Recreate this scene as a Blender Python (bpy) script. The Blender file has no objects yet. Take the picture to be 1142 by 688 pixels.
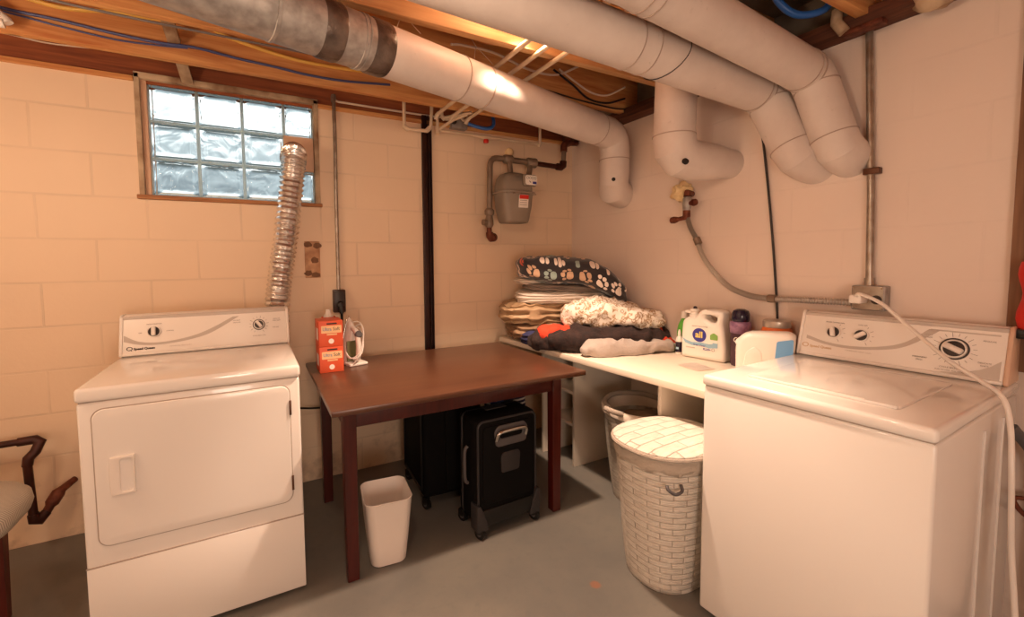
import bpy, bmesh, math, random
from mathutils import Vector, Matrix, noise
R = math.radians
random.seed(7)
scene = bpy.context.scene
COL = scene.collection

# ------------------------------------------------------------------ helpers
def lin(c):
    return tuple(((v / 255) / 12.92 if v / 255 <= .04045 else ((v / 255 + .055) / 1.055) ** 2.4) for v in c) + (1,)

def new_mat(name):
    m = bpy.data.materials.new(name); m.use_nodes = True
    nt = m.node_tree
    return m, nt, nt.nodes['Principled BSDF']

def N(nt, kind, **kw):
    n = nt.nodes.new(kind)
    for k, v in kw.items():
        if k in n.inputs: n.inputs[k].default_value = v
        else: setattr(n, k, v)
    return n

def L(nt, a, b): nt.links.new(a, b)

def mixcol(nt, fac, a, b, blend='MIX'):
    n = nt.nodes.new('ShaderNodeMix'); n.data_type = 'RGBA'; n.blend_type = blend
    for sock, v in ((n.inputs[0], fac), (n.inputs[6], a), (n.inputs[7], b)):
        if hasattr(v, 'is_output'): L(nt, v, sock)
        elif isinstance(v, (int, float)): sock.default_value = v
        else: sock.default_value = v
    return n.outputs[2]

def math_(nt, op, a, b=0.0, c=0.0, clamp=False):
    n = nt.nodes.new('ShaderNodeMath'); n.operation = op; n.use_clamp = clamp
    for i, v in enumerate((a, b, c)):
        if hasattr(v, 'is_output'): L(nt, v, n.inputs[i])
        else: n.inputs[i].default_value = v
    return n.outputs[0]

def ramp(nt, fac, stops):
    n = nt.nodes.new('ShaderNodeValToRGB')
    e = n.color_ramp.elements
    while len(e) < len(stops): e.new(.5)
    for el, (p, c) in zip(e, stops):
        el.position = p
        el.color = c if len(c) == 4 else tuple(c) + (1,)
    L(nt, fac, n.inputs[0])
    return n.outputs[0]

def mat(name, rgb, rough=.5, metal=0., rgb2=None, scale=8., bump=0., bscale=60., spec=.5, stretch=(1, 1, 1), coat=0.):
    """plain principled material with soft noise variation of colour and bump"""
    m, nt, b = new_mat(name)
    b.inputs['Roughness'].default_value = rough
    b.inputs['Metallic'].default_value = metal
    b.inputs['Specular IOR Level'].default_value = spec
    b.inputs['Coat Weight'].default_value = coat
    tc = N(nt, 'ShaderNodeTexCoord')
    mp = N(nt, 'ShaderNodeMapping'); mp.inputs['Scale'].default_value = stretch
    L(nt, tc.outputs['Object'], mp.inputs['Vector'])
    if rgb2:
        nz = N(nt, 'ShaderNodeTexNoise', Scale=scale, Detail=5.)
        L(nt, mp.outputs[0], nz.inputs['Vector'])
        L(nt, ramp(nt, nz.outputs[0], [(.35, lin(rgb)), (.68, lin(rgb2))]), b.inputs['Base Color'])
    else:
        b.inputs['Base Color'].default_value = lin(rgb)
    if bump:
        nz = N(nt, 'ShaderNodeTexNoise', Scale=bscale, Detail=4.)
        L(nt, mp.outputs[0], nz.inputs['Vector'])
        bp = N(nt, 'ShaderNodeBump', Strength=bump, Distance=.01)
        L(nt, nz.outputs[0], bp.inputs['Height']); L(nt, bp.outputs[0], b.inputs['Normal'])
    return m

def bm_new(): return bmesh.new()

def smooth(bm, ang=38):
    a = R(ang)
    for f in bm.faces: f.smooth = True
    for e in bm.edges:
        if len(e.link_faces) == 2:
            e.smooth = e.calc_face_angle(0) < a
        else: e.smooth = False

def world_of(o):
    m = Matrix.Identity(4)
    while o:
        m = (Matrix.Translation(o.location) @ o.rotation_euler.to_matrix().to_4x4()) @ m
        o = o.parent
    return m

def obj(name, bm, m, parent=None, world=True, sm=38, label=None):
    """link a bmesh as ONE mesh object; coordinates are world unless world=False (then parent's frame)"""
    if sm: 
        bmesh.ops.recalc_face_normals(bm, faces=bm.faces)
        smooth(bm, sm)
    me = bpy.data.meshes.new(name)
    if parent is not None and world:
        bm.transform(world_of(parent).inverted())
    o = bpy.data.objects.new(name, me)
    if parent is None:
        xs = [v.co for v in bm.verts]
        lo = Vector([min(c[i] for c in xs) for i in range(3)]); hi = Vector([max(c[i] for c in xs) for i in range(3)])
        base = Vector(((lo.x + hi.x) / 2, (lo.y + hi.y) / 2, lo.z))
        bm.transform(Matrix.Translation(-base)); o.location = base
    bm.to_mesh(me); bm.free()
    for mm in (m if isinstance(m, (list, tuple)) else [m]): me.materials.append(mm)
    COL.objects.link(o)
    if parent is not None: o.parent = parent
    if label: o['label'] = label
    return o

def thing(name, label, cat, loc, rotz=0., group=None):
    o = bpy.data.objects.new(name, None); COL.objects.link(o)
    o.empty_display_size = .05
    o.location = loc; o.rotation_euler = (0, 0, rotz)
    return tag(o, label, cat, group)

def tag(o, label, cat, group=None):
    o['label'] = label; o['category'] = cat
    if group: o['group'] = group
    return o

def struct(name, bm, m, parent=None, sm=38):
    o = obj(name, bm, m, parent, sm=sm)
    if parent is None: o['kind'] = 'structure'
    return o

def dup(root, loc, rotz, label=None, group=None):
    r = root.copy(); COL.objects.link(r); r.location = loc; r.rotation_euler = (0, 0, rotz)
    if label: r['label'] = label
    if group: r['group'] = group
    for ch in list(root.children):
        c = ch.copy(); COL.objects.link(c); c.parent = r
        for g in list(ch.children):
            d = g.copy(); COL.objects.link(d); d.parent = c
    return r

def box(bm, x0, x1, y0, y1, z0, z1, bev=0., seg=2, mtx=None, mi=0):
    t = bmesh.new()
    bmesh.ops.create_cube(t, size=1)
    t.transform(Matrix.Translation(((x0 + x1) / 2, (y0 + y1) / 2, (z0 + z1) / 2)) @ Matrix.Diagonal((abs(x1 - x0), abs(y1 - y0), abs(z1 - z0), 1)))
    if bev:
        bmesh.ops.bevel(t, geom=t.edges[:], offset=bev, segments=seg, profile=.5, affect='EDGES', clamp_overlap=True)
    if mtx is not None: t.transform(mtx)
    return merge(bm, t, mi)

def merge(bm, t, mi=0):
    vm = {v: bm.verts.new(v.co) for v in t.verts}
    for f in t.faces:
        try:
            nf = bm.faces.new([vm[v] for v in f.verts]); nf.material_index = mi if mi else f.material_index
        except ValueError: pass
    t.free()
    return bm

def frame_of(d):
    d = d.normalized()
    up = Vector((0, 0, 1)) if abs(d.z) < .95 else Vector((0, 1, 0))
    x = d.cross(up).normalized(); y = x.cross(d).normalized()
    return x, y

def tube(bm, pts, rad, n=12, caps=True, closed=False, mi=0):
    """mitred tube through pts; rad is one radius or one per point"""
    P = [Vector(p) for p in pts]
    rs = rad if isinstance(rad, (list, tuple)) else [rad] * len(P)
    rings = []
    d0 = (P[1] - P[0]).normalized()
    x, y = frame_of(d0)
    prev = d0
    for i, p in enumerate(P):
        if i == 0: din = dout = (P[1] - P[0]).normalized()
        elif i == len(P) - 1: din = dout = (P[i] - P[i - 1]).normalized()
        else:
            din = (P[i] - P[i - 1]).normalized(); dout = (P[i + 1] - P[i]).normalized()
        # transport frame to din
        q = prev.rotation_difference(din); x = q @ x; y = q @ y; prev = din
        nrm = (din + dout)
        nrm = nrm.normalized() if nrm.length > 1e-6 else din
        ring = []
        for k in range(n):
            a = 2 * math.pi * k / n
            v = (x * math.cos(a) + y * math.sin(a)) * rs[i]
            den = din.dot(nrm)
            t = -(v.dot(nrm)) / den if abs(den) > .2 else 0
            ring.append(bm.verts.new(p + v + din * t))
        rings.append(ring)
    for a, b in zip(rings, rings[1:]):
        for k in range(n):
            f = bm.faces.new((a[k], a[(k + 1) % n], b[(k + 1) % n], b[k])); f.material_index = mi
    if caps:
        f = bm.faces.new(rings[0][::-1]); f.material_index = mi
        f = bm.faces.new(rings[-1]); f.material_index = mi
    return bm

def spline(pts, k=8):
    """Catmull-Rom through pts"""
    P = [Vector(p) for p in pts]
    Q = [P[0] * 2 - P[1]] + P + [P[-1] * 2 - P[-2]]
    out = []
    for i in range(1, len(Q) - 2):
        for j in range(k):
            t = j / k
            a, b, c, d = Q[i - 1], Q[i], Q[i + 1], Q[i + 2]
            out.append(.5 * ((2 * b) + (c - a) * t + (2 * a - 5 * b + 4 * c - d) * t * t + (3 * b - a - 3 * c + d) * t ** 3))
    out.append(P[-1])
    return out

def lathe(bm, prof, n=24, mtx=None, mi=0):
    """prof: (r, z) pairs, revolved about local z"""
    rings = []
    for r, z in prof:
        if r < 1e-6: rings.append([bm.verts.new(mtx @ Vector((0, 0, z)) if mtx else Vector((0, 0, z)))])
        else:
            rg = []
            for k in range(n):
                a = 2 * math.pi * k / n
                v = Vector((r * math.cos(a), r * math.sin(a), z))
                rg.append(bm.verts.new(mtx @ v if mtx else v))
            rings.append(rg)
    for a, b in zip(rings, rings[1:]):
        for k in range(n):
            if len(a) == 1 and len(b) == 1: continue
            if len(a) == 1: f = bm.faces.new((a[0], b[(k + 1) % n], b[k]))
            elif len(b) == 1: f = bm.faces.new((a[k], a[(k + 1) % n], b[0]))
            else: f = bm.faces.new((a[k], a[(k + 1) % n], b[(k + 1) % n], b[k]))
            f.material_index = mi
    if len(rings[0]) > 1: bm.faces.new(rings[0][::-1]).material_index = mi
    if len(rings[-1]) > 1: bm.faces.new(rings[-1]).material_index = mi
    return bm

def axis_m(p, d, roll_up=None):
    """matrix whose z axis points along d at p"""
    d = Vector(d).normalized()
    x, y = frame_of(d)
    m = Matrix(((x.x, y.x, d.x, p[0]), (x.y, y.y, d.y, p[1]), (x.z, y.z, d.z, p[2]), (0, 0, 0, 1)))
    return m

def xyz_m(p, x, y, z):
    x, y, z = Vector(x).normalized(), Vector(y).normalized(), Vector(z).normalized()
    return Matrix(((x.x, y.x, z.x, p[0]), (x.y, y.y, z.y, p[1]), (x.z, y.z, z.z, p[2]), (0, 0, 0, 1)))

def curve_mesh(cu):
    o = bpy.data.objects.new('temp', cu); COL.objects.link(o)
    dg = bpy.context.evaluated_depsgraph_get()
    me = bpy.data.meshes.new_from_object(o.evaluated_get(dg))
    bm = bmesh.new(); bm.from_mesh(me)
    bpy.data.objects.remove(o); bpy.data.curves.remove(cu); bpy.data.meshes.remove(me)
    return bm

def plate(loops, depth, bev=0., mtx=None, seg=2):
    """flat shape bounded by closed loops of (x, y), holes allowed, thickness depth centred on z=0"""
    cu = bpy.data.curves.new('temp', 'CURVE'); cu.dimensions = '2D'; cu.fill_mode = 'BOTH'
    cu.extrude = max(depth / 2 - bev, 1e-5); cu.bevel_depth = bev; cu.bevel_resolution = seg; cu.offset = -bev
    for lp in loops:
        s = cu.splines.new('POLY'); s.points.add(len(lp) - 1); s.use_cyclic_u = True
        for p, q in zip(s.points, lp): p.co = (q[0], q[1], 0, 1)
    bm = curve_mesh(cu)
    bmesh.ops.remove_doubles(bm, verts=bm.verts, dist=1e-5)
    if mtx is not None: bm.transform(mtx)
    return bm

def letters(txt, size, mtx, depth=.0006, align='CENTER', sx=1., shear=0., bold=0.):
    cu = bpy.data.curves.new('temp', 'FONT'); cu.body = txt; cu.size = size; cu.extrude = depth / 2
    cu.align_x = align; cu.align_y = 'CENTER'; cu.shear = shear; cu.offset = bold; cu.resolution_u = 3
    bm = curve_mesh(cu)
    bm.transform(Matrix.Diagonal((sx, 1, 1, 1)))
    bm.transform(mtx)
    return bm

def rrect(w, h, r, cx=0, cy=0, n=5):
    out = []
    for sx, sy, a0 in ((1, 1, 0), (-1, 1, 90), (-1, -1, 180), (1, -1, 270)):
        for k in range(n + 1):
            a = R(a0 + 90 * k / n)
            out.append((cx + sx * (w / 2 - r) + r * math.cos(a), cy + sy * (h / 2 - r) + r * math.sin(a)))
    return out

def circle(r, n=24, cx=0, cy=0):
    return [(cx + r * math.cos(2 * math.pi * k / n), cy + r * math.sin(2 * math.pi * k / n)) for k in range(n)]

def prism(bm, prof, x0, x1, axis='x', bev=0., mi=0):
    """polygon prof of (a, b) extruded along an axis; 'x': (y, z), 'y': (x, z), 'z': (x, y)"""
    t = bmesh.new()
    def P(a, b, c):
        return {'x': (c, a, b), 'y': (a, c, b), 'z': (a, b, c)}[axis]
    A = [t.verts.new(P(a, b, x0)) for a, b in prof]; B = [t.verts.new(P(a, b, x1)) for a, b in prof]
    n = len(prof)
    t.faces.new(A[::-1]); t.faces.new(B)
    for k in range(n): t.faces.new((A[k], A[(k + 1) % n], B[(k + 1) % n], B[k]))
    bmesh.ops.recalc_face_normals(t, faces=t.faces)
    if bev: bmesh.ops.bevel(t, geom=t.edges[:], offset=bev, segments=2, profile=.5, affect='EDGES', clamp_overlap=True)
    return merge(bm, t, mi)

def loft(bm, sections, cap=True, mi=0):
    rings = [[bm.verts.new(p) for p in s] for s in sections]
    n = len(rings[0])
    for a, b in zip(rings, rings[1:]):
        for k in range(n): bm.faces.new((a[k], a[(k + 1) % n], b[(k + 1) % n], b[k])).material_index = mi
    if cap:
        bm.faces.new(rings[0][::-1]).material_index = mi; bm.faces.new(rings[-1]).material_index = mi
    return bm

def fbm(v, f, o=(0, 0, 0)):
    return noise.fractal(Vector((v.x * f + o[0], v.y * f + o[1], v.z * f + o[2])), 1., 2., 3)

# ------------------------------------------------------------------ materials
def wall_paint(name, rgb, uaxis, shift, dirt, jd=.55):
    m, nt, b = new_mat(name)
    geo = N(nt, 'ShaderNodeNewGeometry')
    sp = N(nt, 'ShaderNodeSeparateXYZ'); L(nt, geo.outputs['Position'], sp.inputs[0])
    cb = N(nt, 'ShaderNodeCombineXYZ')
    L(nt, math_(nt, 'ADD', sp.outputs[uaxis], shift + 40.64), cb.inputs[0]); L(nt, sp.outputs[2], cb.inputs[1])
    # waver the joints a little
    wz = N(nt, 'ShaderNodeTexNoise', Scale=3., Detail=2.); L(nt, geo.outputs['Position'], wz.inputs['Vector'])
    vm = N(nt, 'ShaderNodeVectorMath', operation='MULTIPLY_ADD'); L(nt, wz.outputs['Color'], vm.inputs[0])
    vm.inputs[1].default_value = (.008, .008, 0); L(nt, cb.outputs[0], vm.inputs[2])
    br = N(nt, 'ShaderNodeTexBrick', Scale=1., offset=.5, offset_frequency=2)
    br.inputs['Mortar Size'].default_value = .0055; br.inputs['Mortar Smooth'].default_value = .35
    br.inputs['Brick Width'].default_value = .4064; br.inputs['Row Height'].default_value = .2032
    L(nt, vm.outputs[0], br.inputs['Vector'])
    joint = br.outputs['Fac']
    # joints partly filled with paint
    fz = N(nt, 'ShaderNodeTexNoise', Scale=2.3, Detail=3.); L(nt, geo.outputs['Position'], fz.inputs['Vector'])
    vis = N(nt, 'ShaderNodeMapRange'); L(nt, fz.outputs[0], vis.inputs[0])
    vis.inputs[1].default_value = .38; vis.inputs[2].default_value = .62; vis.inputs[3].default_value = .2; vis.inputs[4].default_value = 1.
    jv = math_(nt, 'MULTIPLY', joint, vis.outputs[0])
    n1 = N(nt, 'ShaderNodeTexNoise', Scale=1.4, Detail=6.); L(nt, geo.outputs['Position'], n1.inputs['Vector'])
    base = ramp(nt, n1.outputs[0], [(.3, lin(rgb)), (.7, lin(tuple(min(255, int(c * 1.035)) for c in rgb)))])
    base = mixcol(nt, math_(nt, 'MULTIPLY', jv, jd * .32), base, lin(tuple(int(c * .72) for c in rgb)))
    # rust and grime near the floor, with edges of its own
    n2 = N(nt, 'ShaderNodeTexNoise', Scale=5., Detail=8., Roughness=.65); L(nt, geo.outputs['Position'], n2.inputs['Vector'])
    zf = N(nt, 'ShaderNodeMapRange'); L(nt, sp.outputs[2], zf.inputs[0])
    zf.inputs[1].default_value = .5; zf.inputs[2].default_value = 0.; zf.inputs[3].default_value = 0.; zf.inputs[4].default_value = .3
    st = math_(nt, 'ADD', n2.outputs[0], zf.outputs[0])
    stm = N(nt, 'ShaderNodeMapRange', clamp=True); L(nt, st, stm.inputs[0])
    stm.inputs[1].default_value = .74; stm.inputs[2].default_value = .95; stm.inputs[4].default_value = dirt
    base = mixcol(nt, stm.outputs[0], base, lin((120, 78, 48)))
    L(nt, base, b.inputs['Base Color'])
    b.inputs['Roughness'].default_value = .55
    # brushed paint + block pores
    n3 = N(nt, 'ShaderNodeTexNoise', Scale=55., Detail=5., Roughness=.6); L(nt, geo.outputs['Position'], n3.inputs['Vector'])
    n4 = N(nt, 'ShaderNodeTexNoise', Scale=9., Detail=3.); L(nt, geo.outputs['Position'], n4.inputs['Vector'])
    h = math_(nt, 'MULTIPLY_ADD', n3.outputs[0], .16, math_(nt, 'MULTIPLY', n4.outputs[0], .35))
    h = math_(nt, 'SUBTRACT', h, math_(nt, 'MULTIPLY', jv, jd))
    bp = N(nt, 'ShaderNodeBump', Strength=.55, Distance=.006)
    L(nt, h, bp.inputs['Height']); L(nt, bp.outputs[0], b.inputs['Normal'])
    return m

def wood(name, dark, light, axis=0, scale=1., rough=.7, bump=.15, knots=True, con=(.40, .66)):
    m, nt, b = new_mat(name)
    tc = N(nt, 'ShaderNodeTexCoord')
    mp = N(nt, 'ShaderNodeMapping'); s = [14 * scale] * 3; s[axis] = .9 * scale
    mp.inputs['Scale'].default_value = s
    L(nt, tc.outputs['Object'], mp.inputs['Vector'])
    n1 = N(nt, 'ShaderNodeTexNoise', Scale=1.6, Detail=7., Roughness=.6, Distortion=.9); L(nt, mp.outputs[0], n1.inputs['Vector'])
    n2 = N(nt, 'ShaderNodeTexNoise', Scale=1.3, Detail=3.); L(nt, tc.outputs['Object'], n2.inputs['Vector'])
    n5 = N(nt, 'ShaderNodeTexNoise', Scale=5., Detail=3., Roughness=.5); L(nt, mp.outputs[0], n5.inputs['Vector'])
    f = math_(nt, 'MULTIPLY_ADD', n2.outputs[0], .4, math_(nt, 'MULTIPLY_ADD', n1.outputs[0], .4, math_(nt, 'MULTIPLY', n5.outputs[0], .25)))
    c = ramp(nt, f, [(con[0], lin(dark)), (con[1], lin(light))])
    if knots:
        v = N(nt, 'ShaderNodeTexVoronoi', Scale=2.6); 
        mp2 = N(nt, 'ShaderNodeMapping'); s2 = [1.6] * 3; s2[axis] = .8; mp2.inputs['Scale'].default_value = s2
        L(nt, tc.outputs['Object'], mp2.inputs['Vector']); L(nt, mp2.outputs[0], v.inputs['Vector'])
        k = ramp(nt, v.outputs['Distance'], [(.03, (1, 1, 1)), (.075, (0, 0, 0))])
        c = mixcol(nt, math_(nt, 'MULTIPLY', k, .75), c, lin(tuple(int(q * .55) for q in dark)))
    L(nt, c, b.inputs['Base Color'])
    b.inputs['Roughness'].default_value = rough
    bp = N(nt, 'ShaderNodeBump', Strength=bump, Distance=.004)
    L(nt, n1.outputs[0], bp.inputs['Height']); L(nt, bp.outputs[0], b.inputs['Normal'])
    return m

def floor_mat():
    m, nt, b = new_mat('painted_concrete')
    geo = N(nt, 'ShaderNodeNewGeometry')
    n1 = N(nt, 'ShaderNodeTexNoise', Scale=1.7, Detail=8., Roughness=.6); L(nt, geo.outputs['Position'], n1.inputs['Vector'])
    n2 = N(nt, 'ShaderNodeTexNoise', Scale=22., Detail=6., Roughness=.7); L(nt, geo.outputs['Position'], n2.inputs['Vector'])
    c = ramp(nt, n1.outputs[0], [(.3, lin((106, 105, 102))), (.5, lin((117, 114, 108))), (.72, lin((130, 125, 115)))])
    c = mixcol(nt, math_(nt, 'MULTIPLY', ramp(nt, n2.outputs[0], [(.52, (0, 0, 0)), (.75, (1, 1, 1))]), .35), c, lin((98, 98, 96)))
    # pale scuffs
    sc = ramp(nt, n2.outputs[0], [(.2, (1, 1, 1)), (.33, (0, 0, 0))])
    c = mixcol(nt, math_(nt, 'MULTIPLY', sc, .5), c, lin((178, 172, 160)))
    # the round rust spot
    vd = N(nt, 'ShaderNodeVectorMath', operation='DISTANCE'); L(nt, geo.outputs['Position'], vd.inputs[0])
    vd.inputs[1].default_value = (-1.06, -1.446, 0)
    rs = ramp(nt, math_(nt, 'MULTIPLY_ADD', n2.outputs[0], .02, vd.outputs['Value']), [(.026, (1, 1, 1)), (.034, (0, 0, 0))])
    c = mixcol(nt, math_(nt, 'MULTIPLY', rs, .6), c, lin((160, 100, 66)))
    L(nt, c, b.inputs['Base Color'])
    b.inputs['Roughness'].default_value = .42
    L(nt, ramp(nt, n1.outputs[0], [(.3, (.34,) * 3), (.7, (.55,) * 3)]), b.inputs['Roughness'])
    bp = N(nt, 'ShaderNodeBump', Strength=.12, Distance=.004); L(nt, n2.outputs[0], bp.inputs['Height']); L(nt, bp.outputs[0], b.inputs['Normal'])
    return m

def glass_mat():
    m, nt, b = new_mat('wavy_glass')
    b.inputs['Base Color'].default_value = (.93, .98, .97, 1)
    b.inputs['Transmission Weight'].default_value = 1.
    b.inputs['Roughness'].default_value = .05; b.inputs['IOR'].default_value = 1.22
    geo = N(nt, 'ShaderNodeNewGeometry')
    n1 = N(nt, 'ShaderNodeTexNoise', Scale=10., Detail=1.5, Distortion=1.2); L(nt, geo.outputs['Position'], n1.inputs['Vector'])
    bp = N(nt, 'ShaderNodeBump', Strength=.55, Distance=.02); L(nt, n1.outputs[0], bp.inputs['Height']); L(nt, bp.outputs[0], b.inputs['Normal'])
    return m

def glass_joint():
    m, nt, b = new_mat('translucent_joint')
    tr = N(nt, 'ShaderNodeBsdfTranslucent'); tr.inputs['Color'].default_value = (.9, .95, .93, 1)
    b.inputs['Base Color'].default_value = lin((226, 230, 226)); b.inputs['Roughness'].default_value = .4
    mx = N(nt, 'ShaderNodeMixShader'); mx.inputs[0].default_value = .9
    L(nt, b.outputs[0], mx.inputs[1]); L(nt, tr.outputs[0], mx.inputs[2])
    L(nt, mx.outputs[0], nt.nodes['Material Output'].inputs['Surface'])
    return m

def foil_mat():
    m, nt, b = new_mat('crinkled_foil')
    b.inputs['Base Color'].default_value = lin((236, 234, 232)); b.inputs['Metallic'].default_value = .9; b.inputs['Roughness'].default_value = .24
    geo = N(nt, 'ShaderNodeNewGeometry')
    n1 = N(nt, 'ShaderNodeTexNoise', Scale=60., Detail=3.); L(nt, geo.outputs['Position'], n1.inputs['Vector'])
    bp = N(nt, 'ShaderNodeBump', Strength=.5, Distance=.006); L(nt, n1.outputs[0], bp.inputs['Height']); L(nt, bp.outputs[0], b.inputs['Normal'])
    return m

def duct_paint(name='painted_duct'):
    m, nt, b = new_mat(name)
    geo = N(nt, 'ShaderNodeNewGeometry')
    n1 = N(nt, 'ShaderNodeTexNoise', Scale=3.5, Detail=6., Roughness=.65); L(nt, geo.outputs['Position'], n1.inputs['Vector'])
    c = ramp(nt, n1.outputs[0], [(.3, lin((204, 190, 182))), (.7, lin((220, 208, 200)))])
    n2 = N(nt, 'ShaderNodeTexNoise', Scale=30., Detail=5., Roughness=.7); L(nt, geo.outputs['Position'], n2.inputs['Vector'])
    c = mixcol(nt, math_(nt, 'MULTIPLY', ramp(nt, n2.outputs[0], [(.64, (0, 0, 0)), (.74, (1, 1, 1))]), .4), c, lin((150, 132, 118)))
    L(nt, c, b.inputs['Base Color']); b.inputs['Roughness'].default_value = .5
    bp = N(nt, 'ShaderNodeBump', Strength=.15, Distance=.01); L(nt, n1.outputs[0], bp.inputs['Height']); L(nt, bp.outputs[0], b.inputs['Normal'])
    return m

def paw_mat():
    """charcoal fleece printed with paw prints of several colours, cell by cell"""
    m, nt, b = new_mat('paw_print_fleece')
    uv = N(nt, 'ShaderNodeUVMap'); 
    mp = N(nt, 'ShaderNodeVectorMath', operation='MULTIPLY'); L(nt, uv.outputs[0], mp.inputs[0]); mp.inputs[1].default_value = (1, 1, 0)
    sp = N(nt, 'ShaderNodeSeparateXYZ'); L(nt, mp.outputs[0], sp.inputs[0])
    row = math_(nt, 'FLOOR', sp.outputs[1])
    ux = math_(nt, 'MULTIPLY_ADD', math_(nt, 'MODULO', row, 2.), .5, sp.outputs[0])
    colx = math_(nt, 'FLOOR', ux)
    cell = N(nt, 'ShaderNodeCombineXYZ'); L(nt, colx, cell.inputs[0]); L(nt, row, cell.inputs[1])
    wn = N(nt, 'ShaderNodeTexWhiteNoise', noise_dimensions='2D'); L(nt, cell.outputs[0], wn.inputs['Vector'])
    px = math_(nt, 'SUBTRACT', math_(nt, 'FRACT', ux), .5); py = math_(nt, 'SUBTRACT', math_(nt, 'FRACT', sp.outputs[1]), .5)
    ang = math_(nt, 'MULTIPLY', math_(nt, 'SUBTRACT', wn.outputs['Value'], .5), 5.)
    c_, s_ = math_(nt, 'COSINE', ang), math_(nt, 'SINE', ang)
    qx = math_(nt, 'SUBTRACT', math_(nt, 'MULTIPLY', px, c_), math_(nt, 'MULTIPLY', py, s_))
    qy = math_(nt, 'ADD', math_(nt, 'MULTIPLY', px, s_), math_(nt, 'MULTIPLY', py, c_))
    best = None
    for cx, cy, rx, ry in ((0, -.14, .25, .19), (-.31, .08, .10, .13), (-.11, .28, .105, .14), (.11, .28, .105, .14), (.31, .08, .10, .13)):
        dx = math_(nt, 'DIVIDE', math_(nt, 'SUBTRACT', qx, cx), rx); dy = math_(nt, 'DIVIDE', math_(nt, 'SUBTRACT', qy, cy), ry)
        d = math_(nt, 'ADD', math_(nt, 'MULTIPLY', dx, dx), math_(nt, 'MULTIPLY', dy, dy))
        best = d if best is None else math_(nt, 'MINIMUM', best, d)
    mask = math_(nt, 'LESS_THAN', best, 1.)
    sc = N(nt, 'ShaderNodeSeparateXYZ'); L(nt, wn.outputs['Color'], sc.inputs[0])
    pc = nt.nodes.new('ShaderNodeValToRGB'); pc.color_ramp.interpolation = 'CONSTANT'
    e = pc.color_ramp.elements
    cols = [(0, (232, 214, 200)), (.34, (206, 170, 140)), (.5, (214, 92, 60)), (.66, (150, 168, 160)), (.8, (240, 226, 214))]
    while len(e) < len(cols): e.new(.5)
    for el, (p_, c) in zip(e, cols): el.position = p_; el.color = lin(c)
    L(nt, sc.outputs[1], pc.inputs[0])
    L(nt, mixcol(nt, mask, lin((44, 38, 42)), pc.outputs[0]), b.inputs['Base Color'])
    b.inputs['Roughness'].default_value = .9; b.inputs['Sheen Weight'].default_value = .3
    return m

def floral_mat():
    m, nt, b = new_mat('floral_cotton')
    tc = N(nt, 'ShaderNodeTexCoord')
    v = N(nt, 'ShaderNodeTexVoronoi', Scale=24.); n = N(nt, 'ShaderNodeTexNoise', Scale=30., Detail=3., Distortion=1.2)
    L(nt, tc.outputs['Object'], v.inputs['Vector']); L(nt, tc.outputs['Object'], n.inputs['Vector'])
    f = math_(nt, 'MULTIPLY_ADD', n.outputs[0], .9, math_(nt, 'MULTIPLY', v.outputs['Distance'], -.35))
    c = ramp(nt, f, [(.24, lin((236, 226, 214))), (.31, lin((190, 164, 134))), (.37, lin((140, 106, 74))), (.41, lin((228, 216, 202)))])
    L(nt, c, b.inputs['Base Color']); b.inputs['Roughness'].default_value = .9
    return m

def stripe_mat(name, c1, c2, freq, axis='Z', width=.35):
    m, nt, b = new_mat(name)
    tc = N(nt, 'ShaderNodeTexCoord'); sp = N(nt, 'ShaderNodeSeparateXYZ'); L(nt, tc.outputs['Object'], sp.inputs[0])
    f = math_(nt, 'LESS_THAN', math_(nt, 'FRACT', math_(nt, 'MULTIPLY', sp.outputs['XYZ'.index(axis)], freq)), width)
    L(nt, mixcol(nt, f, lin(c1), lin(c2)), b.inputs['Base Color']); b.inputs['Roughness'].default_value = .85
    return m

def wicker_mat(name='woven_wicker'):
    """flat strips woven over and under: pattern comes from the UV map of the basket wall"""
    m, nt, b = new_mat(name)
    uv = N(nt, 'ShaderNodeUVMap')
    br = N(nt, 'ShaderNodeTexBrick', Scale=1., offset=.5, offset_frequency=2)
    br.inputs['Brick Width'].default_value = 1.; br.inputs['Row Height'].default_value = .42
    br.inputs['Mortar Size'].default_value = .022; br.inputs['Mortar Smooth'].default_value = .8
    L(nt, uv.outputs[0], br.inputs['Vector'])
    sp = N(nt, 'ShaderNodeSeparateXYZ'); L(nt, uv.outputs[0], sp.inputs[0])
    fine = math_(nt, 'ABSOLUTE', math_(nt, 'SINE', math_(nt, 'MULTIPLY', sp.outputs[1], 22.4)))
    row = math_(nt, 'MODULO', math_(nt, 'FLOOR', math_(nt, 'DIVIDE', sp.outputs[1], .42)), 2.)
    xx = math_(nt, 'FRACT', math_(nt, 'SUBTRACT', sp.outputs[0], math_(nt, 'MULTIPLY', math_(nt, 'SUBTRACT', 1., row), -.5)))
    bulge = math_(nt, 'SINE', math_(nt, 'MULTIPLY', xx, math.pi))
    nz = N(nt, 'ShaderNodeTexNoise', Scale=3., Detail=4.); L(nt, uv.outputs[0], nz.inputs['Vector'])
    base = ramp(nt, nz.outputs[0], [(.3, lin((216, 208, 196))), (.7, lin((234, 227, 216)))])
    base = mixcol(nt, math_(nt, 'MULTIPLY', br.outputs['Fac'], .28), base, lin((176, 160, 142)))
    L(nt, base, b.inputs['Base Color']); b.inputs['Roughness'].default_value = .6
    h = math_(nt, 'MULTIPLY_ADD', fine, .22, math_(nt, 'MULTIPLY', bulge, .9))
    h = math_(nt, 'SUBTRACT', h, br.outputs['Fac'])
    bp = N(nt, 'ShaderNodeBump', Strength=.8, Distance=.008); L(nt, h, bp.inputs['Height']); L(nt, bp.outputs[0], b.inputs['Normal'])
    return m

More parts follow.
